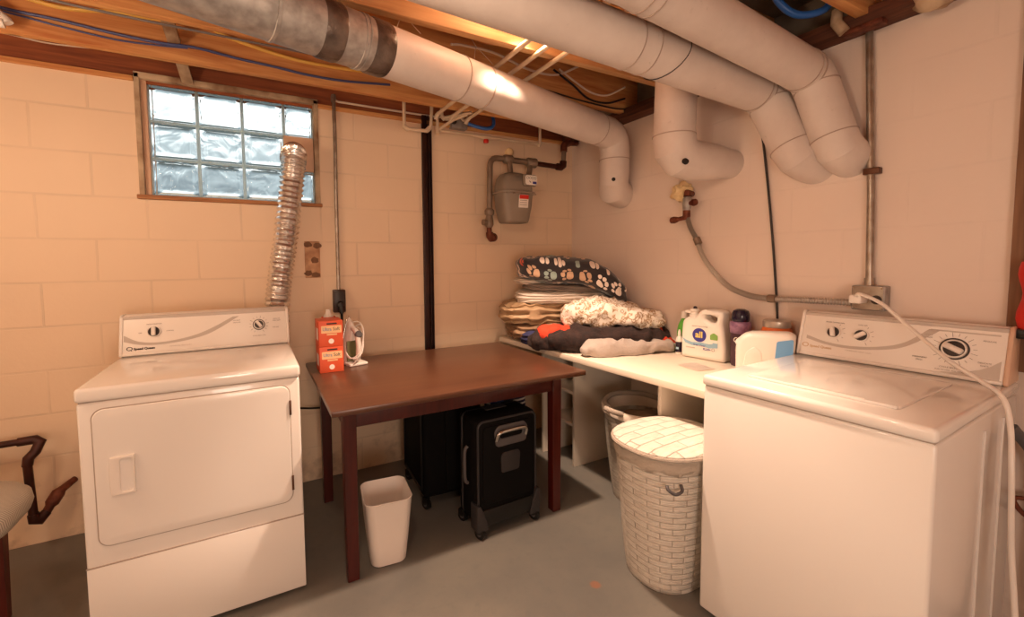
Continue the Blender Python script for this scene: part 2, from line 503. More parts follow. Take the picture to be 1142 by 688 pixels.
M = {}
M['wall_back'] = wall_paint('block_paint_back', (236, 209, 180), 0, .64, .55)
M['wall_right'] = wall_paint('block_paint_right', (226, 208, 196), 1, .36, .35, .17)
M['floor'] = floor_mat()
M['joist'] = wood('joist_pine', (186, 108, 54), (240, 186, 120), 0)
M['old_joist'] = wood('worn_pine', (172, 120, 72), (224, 182, 130), 0)
M['rim'] = wood('dark_stained_wood', (110, 52, 28), (176, 98, 54), 0)
M['sill_dark'] = wood('charred_sill', (46, 26, 18), (120, 66, 40), 1, 1.6, .8, .5)
M['deck'] = wood('subfloor_boards', (150, 88, 54), (196, 126, 80), 0)
M['deck_grey'] = mat('grey_subfloor', (128, 118, 104), .8, rgb2=(96, 84, 70), scale=6)
M['trim_wood'] = mat('weathered_trim', (206, 182, 152), .7, rgb2=(132, 98, 70), scale=9, bump=.2, bscale=40)
M['sill_wood'] = wood('window_sill_wood', (150, 98, 60), (196, 140, 94), 0)
M['vent_board'] = mat('painted_board', (226, 186, 156), .6, rgb2=(214, 172, 142), scale=4)
M['glass'] = glass_mat()
M['grout'] = glass_joint()
M['foil'] = foil_mat()
M['enamel'] = mat('white_enamel', (238, 232, 226), .22, coat=.3)
M['enamel_top'] = mat('white_enamel_top', (240, 234, 228), .12, coat=.5)
M['plastic_w'] = mat('white_plastic', (238, 230, 222), .32)
M['console_face'] = mat('console_face', (240, 232, 224), .35)
M['swoosh'] = mat('grey_print', (196, 184, 174), .4)
M['print'] = mat('fine_grey_print', (140, 128, 120), .5)
M['dark_print'] = mat('black_print', (26, 22, 24), .4)
M['gold_print'] = mat('faded_gold_print', (206, 176, 138), .4)
M['seam'] = mat('seam_grey', (172, 156, 144), .5)  # grey for panel gaps; stands in for shade in the door groove
M['old_plate'] = mat('rusty_painted_plate', (222, 178, 138), .6, rgb2=(168, 118, 82), scale=16)
M['dial_dark'] = mat('dial_dark', (48, 38, 36), .4)
M['hinge'] = mat('hinge_metal', (96, 62, 44), .4, .6)
M['end_cap'] = mat('beige_end_cap', (214, 178, 152), .35)
M['table_wood'] = wood('cherry_stained_wood', (58, 16, 12), (86, 28, 20), 2, 1., .3, .03, False)
M['table_top'] = wood('cherry_top_with_sheen', (80, 48, 33), (98, 63, 44), 0, .7, .3, .01, False)  # browner than the legs: sheen of the reflected wall put into the colour
M['duct'] = duct_paint()
M['galv'] = mat('galvanised_steel', (178, 172, 168), .42, .45, rgb2=(142, 136, 132), scale=26)
M['tape'] = mat('dark_duct_tape', (112, 98, 90), .36, .4, rgb2=(60, 50, 46), scale=14, bump=.5, bscale=40)
M['duct_seam'] = mat('duct_seam', (170, 150, 138), .5)
M['hole_dark'] = mat('screw_hole', (30, 22, 20), .8)
M['emt'] = mat('conduit_steel', (176, 166, 154), .35, .7, rgb2=(140, 124, 110), scale=18)
M['brown_plastic'] = mat('brown_bakelite', (50, 28, 22), .35)
M['black'] = mat('black_plastic', (12, 11, 11), .4)
M['black_fab'] = mat('black_nylon', (9, 8, 9), .7, spec=.15, bump=.3, bscale=300)
M['grey_trim'] = mat('grey_trim', (84, 80, 82), .45)
M['dark_trim'] = mat('dark_trim', (46, 43, 45), .45)
M['chrome'] = mat('chrome', (200, 196, 192), .18, 1.)
M['post'] = mat('dark_brown_steel', (58, 30, 24), .45, .3, rgb2=(38, 20, 18), scale=8)
M['meter'] = mat('meter_grey', (150, 136, 122), .45, rgb2=(138, 124, 110), scale=6)
M['gaspipe'] = mat('gas_pipe_grey', (140, 122, 106), .45, .3, rgb2=(120, 100, 84), scale=14)
M['rust'] = mat('rusty_iron', (88, 42, 28), .6, .4, rgb2=(132, 74, 52), scale=30, bump=.4, bscale=90)
M['darkpipe'] = mat('dark_iron_pipe', (74, 36, 26), .45, .4, rgb2=(54, 26, 20), scale=20)
M['copper_paint'] = mat('painted_water_pipe', (232, 212, 186), .5, rgb2=(216, 190, 158), scale=8)
M['white_cable'] = mat('white_cable', (234, 216, 196), .5)
M['yellow_cable'] = mat('yellow_cable', (242, 196, 96), .45)
M['blue_cable'] = mat('blue_cable', (66, 76, 128), .45)
M['grey_cable'] = mat('grey_cable', (118, 112, 112), .5)
M['black_cable'] = mat('black_cable', (34, 26, 26), .5)
M['blue_tube'] = mat('blue_tube', (56, 110, 190), .35)
M['flex'] = mat('flex_steel', (186, 176, 166), .38, .5)
M['foam'] = mat('spray_foam', (240, 216, 168), .8, rgb2=(228, 196, 146), scale=20, bump=.6, bscale=30)
M['laminate'] = mat('white_laminate', (236, 224, 208), .4, rgb2=(228, 214, 196), scale=2)
M['ply_edge'] = mat('brown_edge', (150, 108, 78), .6)
M['orange_box'] = mat('orange_carton', (222, 92, 56), .45)
M['cream_box'] = mat('carton_panel', (246, 200, 150), .5)
M['white_print'] = mat('white_print', (246, 236, 226), .5)
M['blue_print'] = mat('blue_print', (92, 130, 178), .5)
M['iron_green'] = mat('olive_plastic', (110, 112, 74), .35)
M['paw'] = paw_mat()
M['floral'] = floral_mat()
M['grey_sheet'] = mat('grey_cotton', (134, 122, 112), .9, rgb2=(120, 108, 100), scale=6)
M['white_sheet'] = stripe_mat('striped_cotton', (232, 222, 210), (196, 184, 170), 60, 'Z', .3)
M['tan_sheet'] = mat('tan_sateen', (188, 160, 126), .6, rgb2=(158, 128, 96), scale=7)
M['tan_dark'] = mat('brown_cotton', (156, 126, 98), .85, rgb2=(130, 102, 78), scale=9)
M['dark_fleece'] = mat('black_fleece', (38, 28, 28), .95, rgb2=(56, 38, 34), scale=30, bump=.5, bscale=120)
M['red_fleece'] = mat('red_fleece', (206, 66, 40), .95, bump=.4, bscale=120)
M['grey_fleece'] = mat('light_grey_fleece', (176, 164, 156), .95, bump=.4, bscale=90)
M['navy'] = mat('navy_cotton', (52, 54, 96), .9, rgb2=(36, 36, 66), scale=10)
M['jug'] = mat('white_hdpe', (238, 230, 220), .35)
M['label_blue'] = mat('label_blue', (58, 56, 140), .4)
M['label_ltblue'] = mat('label_light_blue', (150, 186, 204), .4)
M['label_sky'] = mat('label_sky_blue', (110, 166, 216), .4)
M['label_green'] = mat('label_green', (128, 170, 84), .4)
M['green_bottle'] = mat('green_plastic', (96, 176, 62), .35)
M['yellow_txt'] = mat('yellow_print', (240, 214, 110), .4)
M['purple_bottle'] = mat('dark_plum_plastic', (66, 34, 48), .3)
M['purple_sleeve'] = mat('lilac_sleeve', (160, 120, 150), .35, rgb2=(110, 78, 110), scale=40)
M['dark_cap'] = mat('dark_violet_cap', (28, 20, 44), .15)
M['orange_tub'] = mat('orange_plastic', (214, 110, 54), .3)
M['silver_lid'] = mat('silver_lid', (196, 184, 172), .35, .6)
M['paper'] = mat('paper', (240, 230, 220), .6)
M['wicker'] = wicker_mat()
M['liner'] = mat('cream_cotton_liner', (236, 224, 210), .9, bump=.3, bscale=120)
M['rope'] = mat('grey_cotton_handle', (176, 164, 152), .9, bump=.5, bscale=160)
M['navy_stripe'] = stripe_mat('navy_striped_canvas', (36, 40, 66), (210, 204, 200), 42, 'Z', .4)
M['blue_fab'] = mat('blue_canvas', (52, 70, 126), .8)
M['knit'] = stripe_mat('grey_knit', (150, 142, 132), (196, 188, 176), 120, 'Y', .5)
M['seat_wood'] = wood('mahogany_leg', (70, 20, 14), (110, 40, 26), 2, 1, .35, .03, False)
M['red'] = mat('red_nylon', (206, 40, 28), .6)
M['post_wood'] = wood('stained_board', (104, 72, 52), (150, 112, 84), 2, 1, .8, .3)
M['wb_white'] = mat('white_polypropylene', (240, 230, 222), .35)
M['bin_dark'] = M['black']

# ------------------------------------------------------------------ the room
XL, YF, ZC = -4.4, -5.2, 2.47
WT = 2.195
WX0, WX1, WZ0, WZ1 = -2.70, -1.862, 1.632, 2.195
bm = bm_new(); box(bm, XL - .2, .2, YF - .2, .25, -.15, 0); struct('floor', bm, M['floor'], sm=0)
bm = bm_new()
box(bm, XL, WX0, 0, .2, 0, WT); box(bm, WX1, .2, 0, .2, 0, WT); box(bm, WX0, WX1, 0, .2, 0, WZ0)
struct('wall_back', bm, M['wall_back'], sm=0)
bm = bm_new(); box(bm, 0, .2, YF, 0, 0, WT + .01); struct('wall_right', bm, M['wall_right'], sm=0)
bm = bm_new(); box(bm, XL - .2, XL, YF, .2, 0, 2.45); struct('wall_left', bm, M['wall_back'], sm=0)
bm = bm_new(); box(bm, XL - .2, .2, YF - .2, YF, 0, 2.45); struct('wall_front', bm, M['wall_back'], sm=0)
bm = bm_new(); box(bm, XL - .2, .2, YF - .2, .25, ZC, ZC + .03); struct('ceiling', bm, M['deck'], sm=0)
# rim timber standing on the block wall, and the sill timber along the right wall
bm = bm_new(); box(bm, XL, .2, .015, .09, WT - .01, ZC); struct('trim_1', bm, M['rim'], sm=0)
bm = bm_new(); box(bm, .02, .12, YF, .1, WT, ZC); struct('trim_2', bm, M['deck_grey'], sm=0)

# sill plate on the back wall: thin lighter board edge at the wall top
bm = bm_new(); box(bm, XL, WX0 - .001, -.012, .07, WT - .012, WT + .012, .003); box(bm, WX1 + .001, 0.02, -.012, .07, WT - .012, WT + .012, .003); struct('trim_3', bm, M['joist'], sm=0)

# window: glass blocks in a timber surround
bm = bm_new()
w = thing('window_1', 'glass block window with a boarded vent opening high on the block wall', 'window', ((WX0 + WX1) / 2, .06, WZ0)); w['kind'] = 'structure'
bm = bm_new()
box(bm, WX0, WX0 + .022, -.012, .12, WZ0, WZ1 + .03, .003); box(bm, WX1 - .026, WX1, -.012, .12, WZ0, WZ1 + .03, .003)
box(bm, WX0, WX1, -.012, .12, WZ1 + .005, WZ1 + .035, .003)
obj('window_frame', bm, M['trim_wood'], w)
bm = bm_new(); box(bm, WX0 + .022, WX0 + .045, .012, .12, WZ0, WZ1 + .005, .002); box(bm, WX0 + .022, WX1 - .026, .07, .12, WZ1 - .006, WZ1 + .005, .002)
obj('window_liner', bm, M['vent_board'], w)
bm = bm_new(); box(bm, WX0 - .01, WX1 + .008, -.022, .06, WZ0 - .014, WZ0 + .006, .003); obj('window_sill', bm, M['sill_wood'], w)
GX0, GX1, GZ0, GZ1 = WX0 + .047, WX1 - .028, WZ0 + .01, WZ1 - .004
cw = [.2035, .2035, .2035]; cw.append(GX1 - GX0 - sum(cw)); rh = (GZ1 - GZ0) / 3
bm = bm_new()
gx = [GX0]
for c in cw: gx.append(gx[-1] + c)
for i, x in enumerate(gx):
    box(bm, max(GX0, x - .0075), min(GX1, x + .0075), .024, .03, GZ0, GZ1)
for k in range(4):
    z = GZ0 + k * rh
    box(bm, GX0, GX1, .0243, .0303, max(GZ0, z - .007), min(GZ1, z + .007))
obj('block_joint', bm, M['grout'], w)
def glass_block(x0, x1, z0, z1):
    t = bmesh.new()
    nx, nz = 16, 16
    def face(y, sgn, ph):
        g = []
        for i in range(nx + 1):
            col_ = []
            for k in range(nz + 1):
                u, v = i / nx, k / nz
                x = x0 + (x1 - x0) * u; z = z0 + (z1 - z0) * v
                m_ = min(u, 1 - u, v, 1 - v)
                dep = 0 if m_ < .03 else (.009 if m_ < .10 else .002)
                wav = .0035 * noise.noise(Vector((x * 21 + ph, z * 21, ph))) if m_ > .11 else 0
                col_.append(t.verts.new((x, y + sgn * (dep + wav), z)))
            g.append(col_)
        return g
    A = face(.02, 1, 1.3 + x0 * 9); B = face(.058, -1, 7.7 + z0 * 5)
    for i in range(nx):
        for k in range(nz):
            t.faces.new((A[i][k], A[i + 1][k], A[i + 1][k + 1], A[i][k + 1]))
            t.faces.new((B[i][k], B[i][k + 1], B[i + 1][k + 1], B[i + 1][k]))
    for i in range(nx):
        t.faces.new((A[i][0], B[i][0], B[i + 1][0], A[i + 1][0])); t.faces.new((A[i][nz], A[i + 1][nz], B[i + 1][nz], B[i][nz]))
    for k in range(nz):
        t.faces.new((A[0][k], A[0][k + 1], B[0][k + 1], B[0][k])); t.faces.new((A[nx][k], B[nx][k], B[nx][k + 1], A[nx][k + 1]))
    return t
for i in range(4):
    for k in range(3):
        if i == 3 and k == 1: continue
        obj('glass_block', glass_block(gx[i] + .008, gx[i + 1] - .008, GZ0 + k * rh + .0075, GZ0 + (k + 1) * rh - .0075), M['glass'], w, sm=60)
bm = bm_new(); box(bm, gx[3] - .002, GX1, .012, .1, GZ0 + rh - .004, GZ0 + 2 * rh + .004, .002); obj('vent_panel', bm, M['vent_board'], w)

# ------------------------------------------------------------------ ceiling timbers
JY = [-.2, -.61, -1.03, -1.45, -1.86, -2.27, -2.68, -3.09, -3.5, -3.91, -4.32, -4.73]
jl = ['nearest the window wall, carrying the blue and yellow cables', 'second from the window wall', 'with the worn pale underside above the largest ducts',
      'fourth from the window wall, above the first large duct', 'ending beside the conduit at the right wall', 'just right of the conduit']
JZ = 2.235
proto = None
for i, y in enumerate(JY):
    bm = bm_new()
    box(bm, XL, .02, y - .021, y + .021, JZ, ZC, .003)
    if i == 2: pass
    o = obj('ceiling_joist', bm, M['old_joist'] if i == 2 else M['joist'])
    tag(o, 'orange pine ceiling joist ' + (jl[i] if i < len(jl) else 'further back in the room, behind the ducts'), 'joist', 'ceiling joists')
# worn lower plank under the third joist
# cross bridging struts
def strut(p, q, lab, wd=.05, m=None):
    bm = bm_new(); p, q = Vector(p), Vector(q); d = q - p; Lh = d.length
    z = d.normalized(); x = Vector((1, 0, 0)); y = z.cross(x)
    box(bm, -wd / 2, wd / 2, -.011, .011, 0, Lh, .002, mtx=xyz_m(p, x, y, z))
    tag(obj('bridging_strut', bm, m or M['trim_wood']), lab, 'strut', 'bridging struts between the joists')
strut((-2.50, -.178 - .042, 2.30), (-2.53, -.588, 2.455), 'pale bridging strut between the first two joists, above the window')
strut((-2.478, .005, 2.205), (-2.52, -.176, 2.40), 'pale bridging strut ending on the top of the window frame')
strut((-1.16, -1.008, 2.262), (-1.12, -.632, 2.45), 'short orange bridging strut above the taped grey duct', .07, M['joist'])

# charred timber along the top of the right wall with painted blobs
bm = bm_new()
box(bm, -.10, .03, -2.62, .0, 2.2, 2.262, .006)
o = obj('sill_timber', bm, M['sill_dark'])
tag(o, 'dark charred timber lying along the top of the right wall', 'timber')
bm = bm_new()
box(bm, -.112, -.06, -1.93, -1.80, 2.18, 2.20, .004); o = tag(obj('timber_splice', bm, M['rust']), 'short brown board nailed under the charred timber above the conduit', 'board')
def blob(y0, y1, z0, z1, lab, sd):
    bm = bm_new(); bmesh.ops.create_icosphere(bm, subdivisions=3, radius=1)
    for v in bm.verts:
        v.co *= 1 + .22 * noise.noise(v.co * 2.1 + Vector((sd, 0, 0)))
        v.co = Vector((-.075 + v.co.x * .05, (y0 + y1) / 2 + v.co.y * (y1 - y0) / 2, (z0 + z1) / 2 + v.co.z * (z1 - z0) / 2))
    tag(obj('plaster_blob', bm, M['trim_wood']), lab, 'plaster')
bm = bm_new()
tube(bm, [(-.125, -1.79, 2.285), (-.13, -1.79, 2.235), (-.12, -1.815, 2.19)], [.018, .019, .02], 10)
tag(obj('painted_strap', bm, M['trim_wood']), 'white painted strap hooked over the charred timber', 'strap')
blob(-2.14, -2.0, 2.165, 2.26, 'rough white plaster lump at the end of the charred timber', 3.)
# grey patch of subfloor and blue tube between the joists at the right
bm = bm_new(); box(bm, -.62, .02, -1.84, -1.47, ZC - .03, ZC - .001, .003); tag(obj('subfloor_patch', bm, M['deck_grey']), 'grey stained subfloor patch between joists beside the largest duct', 'board')
bm = bm_new(); tube(bm, spline([(-.33, -1.64, 2.44), (-.30, -1.66, 2.34), (-.23, -1.70, 2.285), (-.15, -1.76, 2.30), (-.13, -1.78, 2.38), (-.13, -1.78, 2.44)]), .014, 10)
tag(obj('water_tube', bm, M['blue_tube']), 'blue tube looping down from the ceiling above the largest duct', 'tube')

# ------------------------------------------------------------------ ducts
def bend(a, b, c, r, k=3):
    """points of a gored elbow at corner b"""
    a, b, c = Vector(a), Vector(b), Vector(c)
    p = b + (a - b).normalized() * r; q = b + (c - b).normalized() * r
    out = []
    for i in range(k + 1):
        t = i / k
        out.append(p * (1 - t) ** 2 + b * 2 * t * (1 - t) + q * t * t)
    return out
def seam_ring(p, d, r, wd=.008, h=.003, n=40):
    bm = bm_new(); m = axis_m(p, d)
    lathe(bm, [(r - .004, -wd), (r + h, -wd * .5), (r + h, wd * .5), (r - .004, wd)], n, m)
    return bm
def duct(name, label, segs, r, mats, seams=(), n=40):
    """segs: list of point lists, one mesh part each"""
    t = thing(name, label, 'duct', tuple(Vector(segs[0][1][-1])))
    for nm, pts, m in segs:
        bm = bm_new(); tube(bm, pts, r if nm != 'collar' else r + .004, n); obj(nm, bm, m, t, sm=24)
    for (p, d, m, wd) in seams:
        obj('seam', seam_ring(p, d, r, wd), m, t)
    return t

# narrow duct: bare steel, tape, then painted, elbow down and into the right wall
A0 = Vector((-3.15, -1.395, 2.105)); A1 = Vector((-.15, -.605, 2.092))
dA = (A1 - A0).normalized()
def onA(x): return A0 + dA * ((x - A0.x) / dA.x)
r = .093
el = bend(onA(-.4), A1, A1 - Vector((0, 0, .3)), .1, 3)
el2 = bend((-.15, -.585, 1.9), (-.14, -.56, 1.735), (.04, -.5, 1.715), .08, 2)
t = duct('air_duct', 'narrow duct, bare steel and taped on the left, white and elbowing down at the corner',
         [('steel_section', [onA(-3.15), onA(-1.97)], M['galv']),
          ('steel_elbow', bend(onA(-2.0), onA(-1.88), onA(-1.76), .08, 3), M['galv']),
          ('painted_section', [onA(-1.79)] + [onA(-.9)] + el + [Vector((-.15, -.605, 1.93))], M['duct']),
          ('elbow', [Vector((-.15, -.605, 1.94)), Vector((-.15, -.603, 1.86)), Vector((-.148, -.595, 1.80)), Vector((-.12, -.57, 1.755)), Vector((-.02, -.53, 1.74)), Vector((.03, -.52, 1.738))], M['duct'])],
         r, None,
         [(onA(-2.14), dA, M['galv'], .01), (onA(-1.86), dA, M['galv'], .008), (onA(-1.845), dA, M['galv'], .006), (onA(-1.4), dA, M['duct_seam'], .004), (onA(-1.26), dA, M['duct_seam'], .005), (onA(-.36), dA, M['duct_seam'], .005),
          (Vector((-.15, -.605, 1.935)), (0, 0, 1), M['duct_seam'], .004)])
for x0, x1 in ((-2.0, -1.93), (-1.825, -1.75)):
    bm = bm_new(); tube(bm, [onA(x0), onA(x0 + .01), onA(x1 - .01), onA(x1)], [r + .001, r + .004, r + .004, r + .001], 40); obj('tape_band', bm, M['tape'], t)
bm = bm_new(); lathe(bm, [(.012, 0), (.012, .004), (0, .004)], 12, axis_m((-.215, -.665, 1.80), (-.75, -.62, -.1))); obj('screw_hole', bm, M['hole_dark'], t)
for x in (-1.66, -1.28):
    for k, dx in enumerate((-.045, .05)):
        bm = bm_new(); p = onA(x); tube(bm, [p + Vector((dx, -.04, .09)), p + Vector((0, .03, .19)), p + Vector((0, .1, .27))], .0016, 6)
        obj('hanger_wire', bm, M['copper_paint'], t)

# first large duct
def big_duct(lab, r, a, a2, b, c, e, seams):
    a, a2, b, c, e = map(Vector, (a, a2, b, c, e))
    el = bend(a2, b, c, .06, 2); d_ = (b - a2).normalized(); dc = (c - b).normalized()
    t = duct('air_duct', lab, [('painted_section', [a, a2] + el[:1], M['duct']),
             ('elbow', [el[0] - d_ * .01] + el + [c - dc * .07] + bend(b, c, e, .06, 2) + [e], M['duct'])], r, None,
             [(el[0], d_, M['duct_seam'], .007), (el[0] - d_ * .03, d_, M['duct_seam'], .003), (el[-1], dc, M['duct_seam'], .004), (c - dc * .06, dc, M['duct_seam'], .003)]
             + [(Vector((x, a2.y + (b.y - a2.y) * (x - a2.x) / (b.x - a2.x), a2.z + (b.z - a2.z) * (x - a2.x) / (b.x - a2.x))), d_, M['duct_seam'], .0025) for x in seams])
    return t, d_
t, d_ = big_duct('large white duct, lower of the big parallel pair, bending into the right wall', .086, (XL, -1.51, 2.135), (-1.9, -1.51, 2.122), (-.115, -1.515, 2.05), (-.10, -1.655, 1.735), (.07, -1.685, 1.70), (-.98, -.90))
p = Vector((-.78, -1.512, 2.076))
m = axis_m(p, d_)
pts = [m @ Vector((.0875 * math.cos(a), .0875 * math.sin(a), .05 * math.sin(a + .6))) for a in [q / 32 * 2 * math.pi for q in range(33)]]
bm = bm_new(); tube(bm, pts, .0018, 6, caps=False); obj('hanger_wire', bm, M['black_cable'], t)
for p in ((-.13, -1.69, 1.70), (-.06, -1.735, 1.70)):
    bm = bm_new(); lathe(bm, [(.004, -.004), (.004, .003), (0, .003)], 10, axis_m(p, (-.5, -.8, -.3))); obj('screw', bm, M['hole_dark'], t)
t, d_ = big_duct('large white duct, upper of the big parallel pair, ending beside the steel conduit', .08, (XL, -1.725, 2.15), (-1.2, -1.724, 2.146), (-.115, -1.703, 2.066), (-.095, -1.80, 1.735), (.07, -1.805, 1.70), (-1.13, -1.09))

# branch that drops from above and turns into the right wall
a, b, e = Vector((-.335, -1.215, 2.45)), Vector((-.345, -1.205, 1.80)), Vector((.05, -1.285, 1.79))
el = bend(a, b, e, .11, 3)
t = thing('air_duct', 'short white duct dropping from above and turning into the wall over the gas valve', 'duct', (-.335, -1.215, 1.7))
bm = bm_new(); tube(bm, [a, el[0]], .098, 40); obj('drop_section', bm, M['duct'], t)
bm = bm_new(); tube(bm, [el[0] + Vector((0, 0, .02))] + el + [Vector((-.12, -1.255, 1.795)), Vector((-.03, -1.272, 1.793)), e], [.1, .1, .1, .1, .1, .092, .076, .076], 40); obj('elbow', bm, M['duct'], t, sm=24)
obj('seam', seam_ring(el[0] + Vector((0, 0, .0)), (0, 0, 1), .1, .004), M['duct_seam'], t)
for p, d in (((-.40, -1.29, 2.12), (-.6, -.75, 0)), ((-.375, -1.30, 1.765), (-.35, -.8, -.5))):
    bm = bm_new(); lathe(bm, [(.014, -.01), (.014, .006), (0, .006)], 12, axis_m(p, d)); obj('screw_hole', bm, M['hole_dark'], t)

# ------------------------------------------------------------------ cables on the joists
def cable(name, lab, pts, rad, m, cat='cable', k=6, n=8):
    bm = bm_new(); tube(bm, spline(pts, k), rad, n); return tag(obj(name, bm, m), lab, cat)
jy = -.229
cable('cable', 'yellow cable stapled along the top of the nearest joist, left part', [(-3.35, jy, 2.43), (-3.06, jy, 2.385), (-2.88, jy, 2.366), (-2.72, jy, 2.39), (-2.55, jy, 2.40), (-2.4, jy - .005, 2.42), (-2.3, jy, 2.385), (-2.12, jy, 2.352), (-1.95, jy, 2.336), (-1.75, jy, 2.34), (-1.4, jy, 2.36)], .009, M['yellow_cable'])
cable('cable', 'blue black cable sagging along the nearest joist above the window', [(-3.3, jy, 2.345), (-3.06, jy, 2.318), (-2.9, jy, 2.313), (-2.72, jy, 2.30), (-2.55, jy - .02, 2.288), (-2.42, jy - .02, 2.296), (-2.25, jy, 2.29), (-2.08, jy, 2.282), (-1.93, jy, 2.272), (-1.75, jy, 2.275), (-1.5, jy, 2.30)], .0065, M['blue_cable'])
cable('cable', 'thin purple blue cable below the thicker blue one on the nearest joist', [(-3.3, jy, 2.315), (-3.06, jy, 2.305), (-2.9, jy, 2.288), (-2.72, jy, 2.275), (-2.58, jy - .01, 2.278), (-2.45, jy - .02, 2.287)], .004, M['blue_cable'])
cable('cable', 'dusty grey cable strung under the second joist', [(-3.2, -.59, 2.25), (-2.85, -.585, 2.232), (-2.6, -.585, 2.226), (-2.35, -.585, 2.226), (-2.1, -.585, 2.226), (-1.7, -.585, 2.228)], .005, M['grey_cable'])
cable('cable', 'thin white cable along the dark rim timber at the far left', [(-3.3, .011, 2.30), (-3.15, .011, 2.31), (-3.0, .011, 2.30), (-2.8, .011, 2.315), (-2.6, .011, 2.33)], .0035, M['white_cable'])
for p in ((-2.765, -.232, 2.376), (-2.31, -.234, 2.39)):
    pass
cable('cable', 'white cable from the conduit top running right along the rim timber', [(-1.775, -.03, 2.26), (-1.76, -.02, 2.235), (-1.70, -.012, 2.235), (-1.5, -.008, 2.236), (-1.25, -.008, 2.237), (-1.1, -.01, 2.24)], .006, M['white_cable'])
j2 = -.639
cable('cable', 'white cable stapled along the second joist above the painted duct', [(-1.30, j2, 2.39), (-1.23, j2, 2.40), (-1.05, j2, 2.40), (-.85, j2, 2.36), (-.7, j2, 2.355), (-.6, j2, 2.38), (-.5, j2 - .03, 2.43)], .0065, M['white_cable'])
cable('cable', 'white cable drooping toward the dark corner behind the painted duct', [(-.62, j2, 2.40), (-.5, j2, 2.35), (-.38, j2, 2.31), (-.25, j2, 2.315), (-.12, j2 - .02, 2.38)], .0055, M['white_cable'])
cable('cable', 'black cable drooping beside the white one near the corner', [(-.66, j2, 2.39), (-.52, j2, 2.33), (-.4, j2, 2.27), (-.25, j2, 2.268), (-.1, j2, 2.32)], .006, M['black_cable'])
cable('cable', 'black cable running low along the second joist toward the corner', [(-.95, j2, 2.275), (-.7, j2, 2.265), (-.45, j2, 2.25), (-.2, j2, 2.245), (-.05, j2, 2.26)], .005, M['black_cable'])

# ------------------------------------------------------------------ water pipes
def pipes(name, lab, runs, rad, m, cat='pipe', fit=None, grp=None):
    t = thing(name, lab, cat, runs[0][1][0], 0, grp)
    for nm, pts in runs:
        bm = bm_new(); tube(bm, pts, rad if nm != 'elbow' else rad * 1.25, 12); obj(nm, bm, m, t)
    if fit:
        for p, d, l_, rr, mm in fit:
            bm = bm_new(); dd = Vector(d).normalized(); p = Vector(p)
            tube(bm, [p - dd * l_ / 2, p - dd * l_ * .3, p + dd * l_ * .3, p + dd * l_ / 2], [rr * .9, rr, rr, rr * .9], 12); obj('fitting', bm, mm, t)
    return t
wy = -.055
for x, lab in ((-1.165, 'leftmost of the three white pipes crossing under the joists'), (-1.065, 'middle pipe of the three crossing under the joists'), (-.955, 'rightmost of the three pipes crossing under the joists')):
    pipes('water_pipe', lab, [('pipe', [(x, -2.6, 2.221), (x, -.13, 2.221)]), ('elbow', [(x, -.13, 2.221), (x - .005, -.11, 2.213), (x - .008, -.10, 2.19)])], .011, M['copper_paint'], grp='pipes crossing under the joists')
pipes('water_pipe', 'white pipe dropping from the joist and turning right to the black steel strip',
      [('pipe', [(-1.365, wy, 2.30), (-1.365, wy, 2.145), (-1.345, wy, 2.122), (-1.22, wy, 2.125), (-1.19, wy, 2.16), (-1.18, wy, 2.32)])], .011, M['copper_paint'],
      fit=[((-1.355, wy, 2.128), (1, 0, -.6), .04, .015, M['copper_paint']), ((-1.205, wy, 2.14), (1, 0, 1), .045, .015, M['copper_paint'])])
pipes('water_pipe', 'short white pipe hook with an angled arm just right of the black steel strip',
      [('pipe', [(-1.115, wy, 2.33), (-1.112, wy, 2.235), (-1.10, wy, 2.217), (-1.05, wy, 2.222)]), ('pipe', [(-1.10, wy - .01, 2.222), (-1.02, -.16, 2.226), (-.98, -.22, 2.226)])], .010, M['copper_paint'],
      fit=[((-1.105, wy, 2.225), (1, 0, -1), .035, .014, M['copper_paint'])])
pipes('water_pipe', 'second small white pipe hook beside the grey junction box',
      [('pipe', [(-.985, wy - .02, 2.29), (-.982, wy - .02, 2.235), (-.97, wy - .02, 2.222), (-.94, wy - .02, 2.225)])], .010, M['copper_paint'])
pipes('water_pipe', 'long white pipe along the back wall above the gas meter with a red drain valve',
      [('pipe', [(-1.145, wy, 2.14), (-.355, wy, 2.142), (-.343, wy, 2.155), (-.343, wy, 2.30)]), ('pipe', [(-1.145, wy, 2.24), (-1.145, wy, 2.125)]), ('pipe', [(-1.145, wy, 2.14), (-1.06, wy - .06, 2.20), (-.99, wy - .12, 2.226)])], .0105, M['copper_paint'],
      fit=[((-1.145, wy, 2.14), (0, 0, 1), .05, .016, M['copper_paint']), ((-.79, wy, 2.14), (1, 0, 0), .07, .016, M['copper_paint']), ((-.79, wy, 2.113), (0, 0, 1), .022, .018, M['red']), ((-.345, wy, 2.145), (1, 0, 1), .035, .014, M['copper_paint'])])
# junction box, blue tube and capped stub on the back wall
t = thing('junction_box', 'small grey metal box under the narrow duct on the back wall', 'junction box', (-.975, .0, 2.17))
bm = bm_new(); box(bm, -1.04, -.925, -.05, .014, 2.175, 2.245, .004); obj('box_body', bm, M['galv'], t)
bm = bm_new(); lathe(bm, [(.02, 0), (.022, .006), (.012, .012), (0, .012)], 14, axis_m((-1.03, -.05, 2.215), (0, -1, 0))); obj('knockout', bm, M['dial_dark'], t)
cable('water_tube', 'blue tube looping out of the grey box below the narrow duct', [(-.93, -.03, 2.225), (-.88, -.05, 2.205), (-.80, -.06, 2.195), (-.74, -.05, 2.215), (-.715, -.03, 2.26), (-.71, .0, 2.32)], .012, M['blue_tube'], 'tube')
bm = bm_new(); lathe(bm, [(.024, -.05), (.024, .015), (.029, .018), (.029, .034), (.02, .042), (0, .044)], 16, axis_m((-.585, -.0, 2.068), (0, -1, 0)))
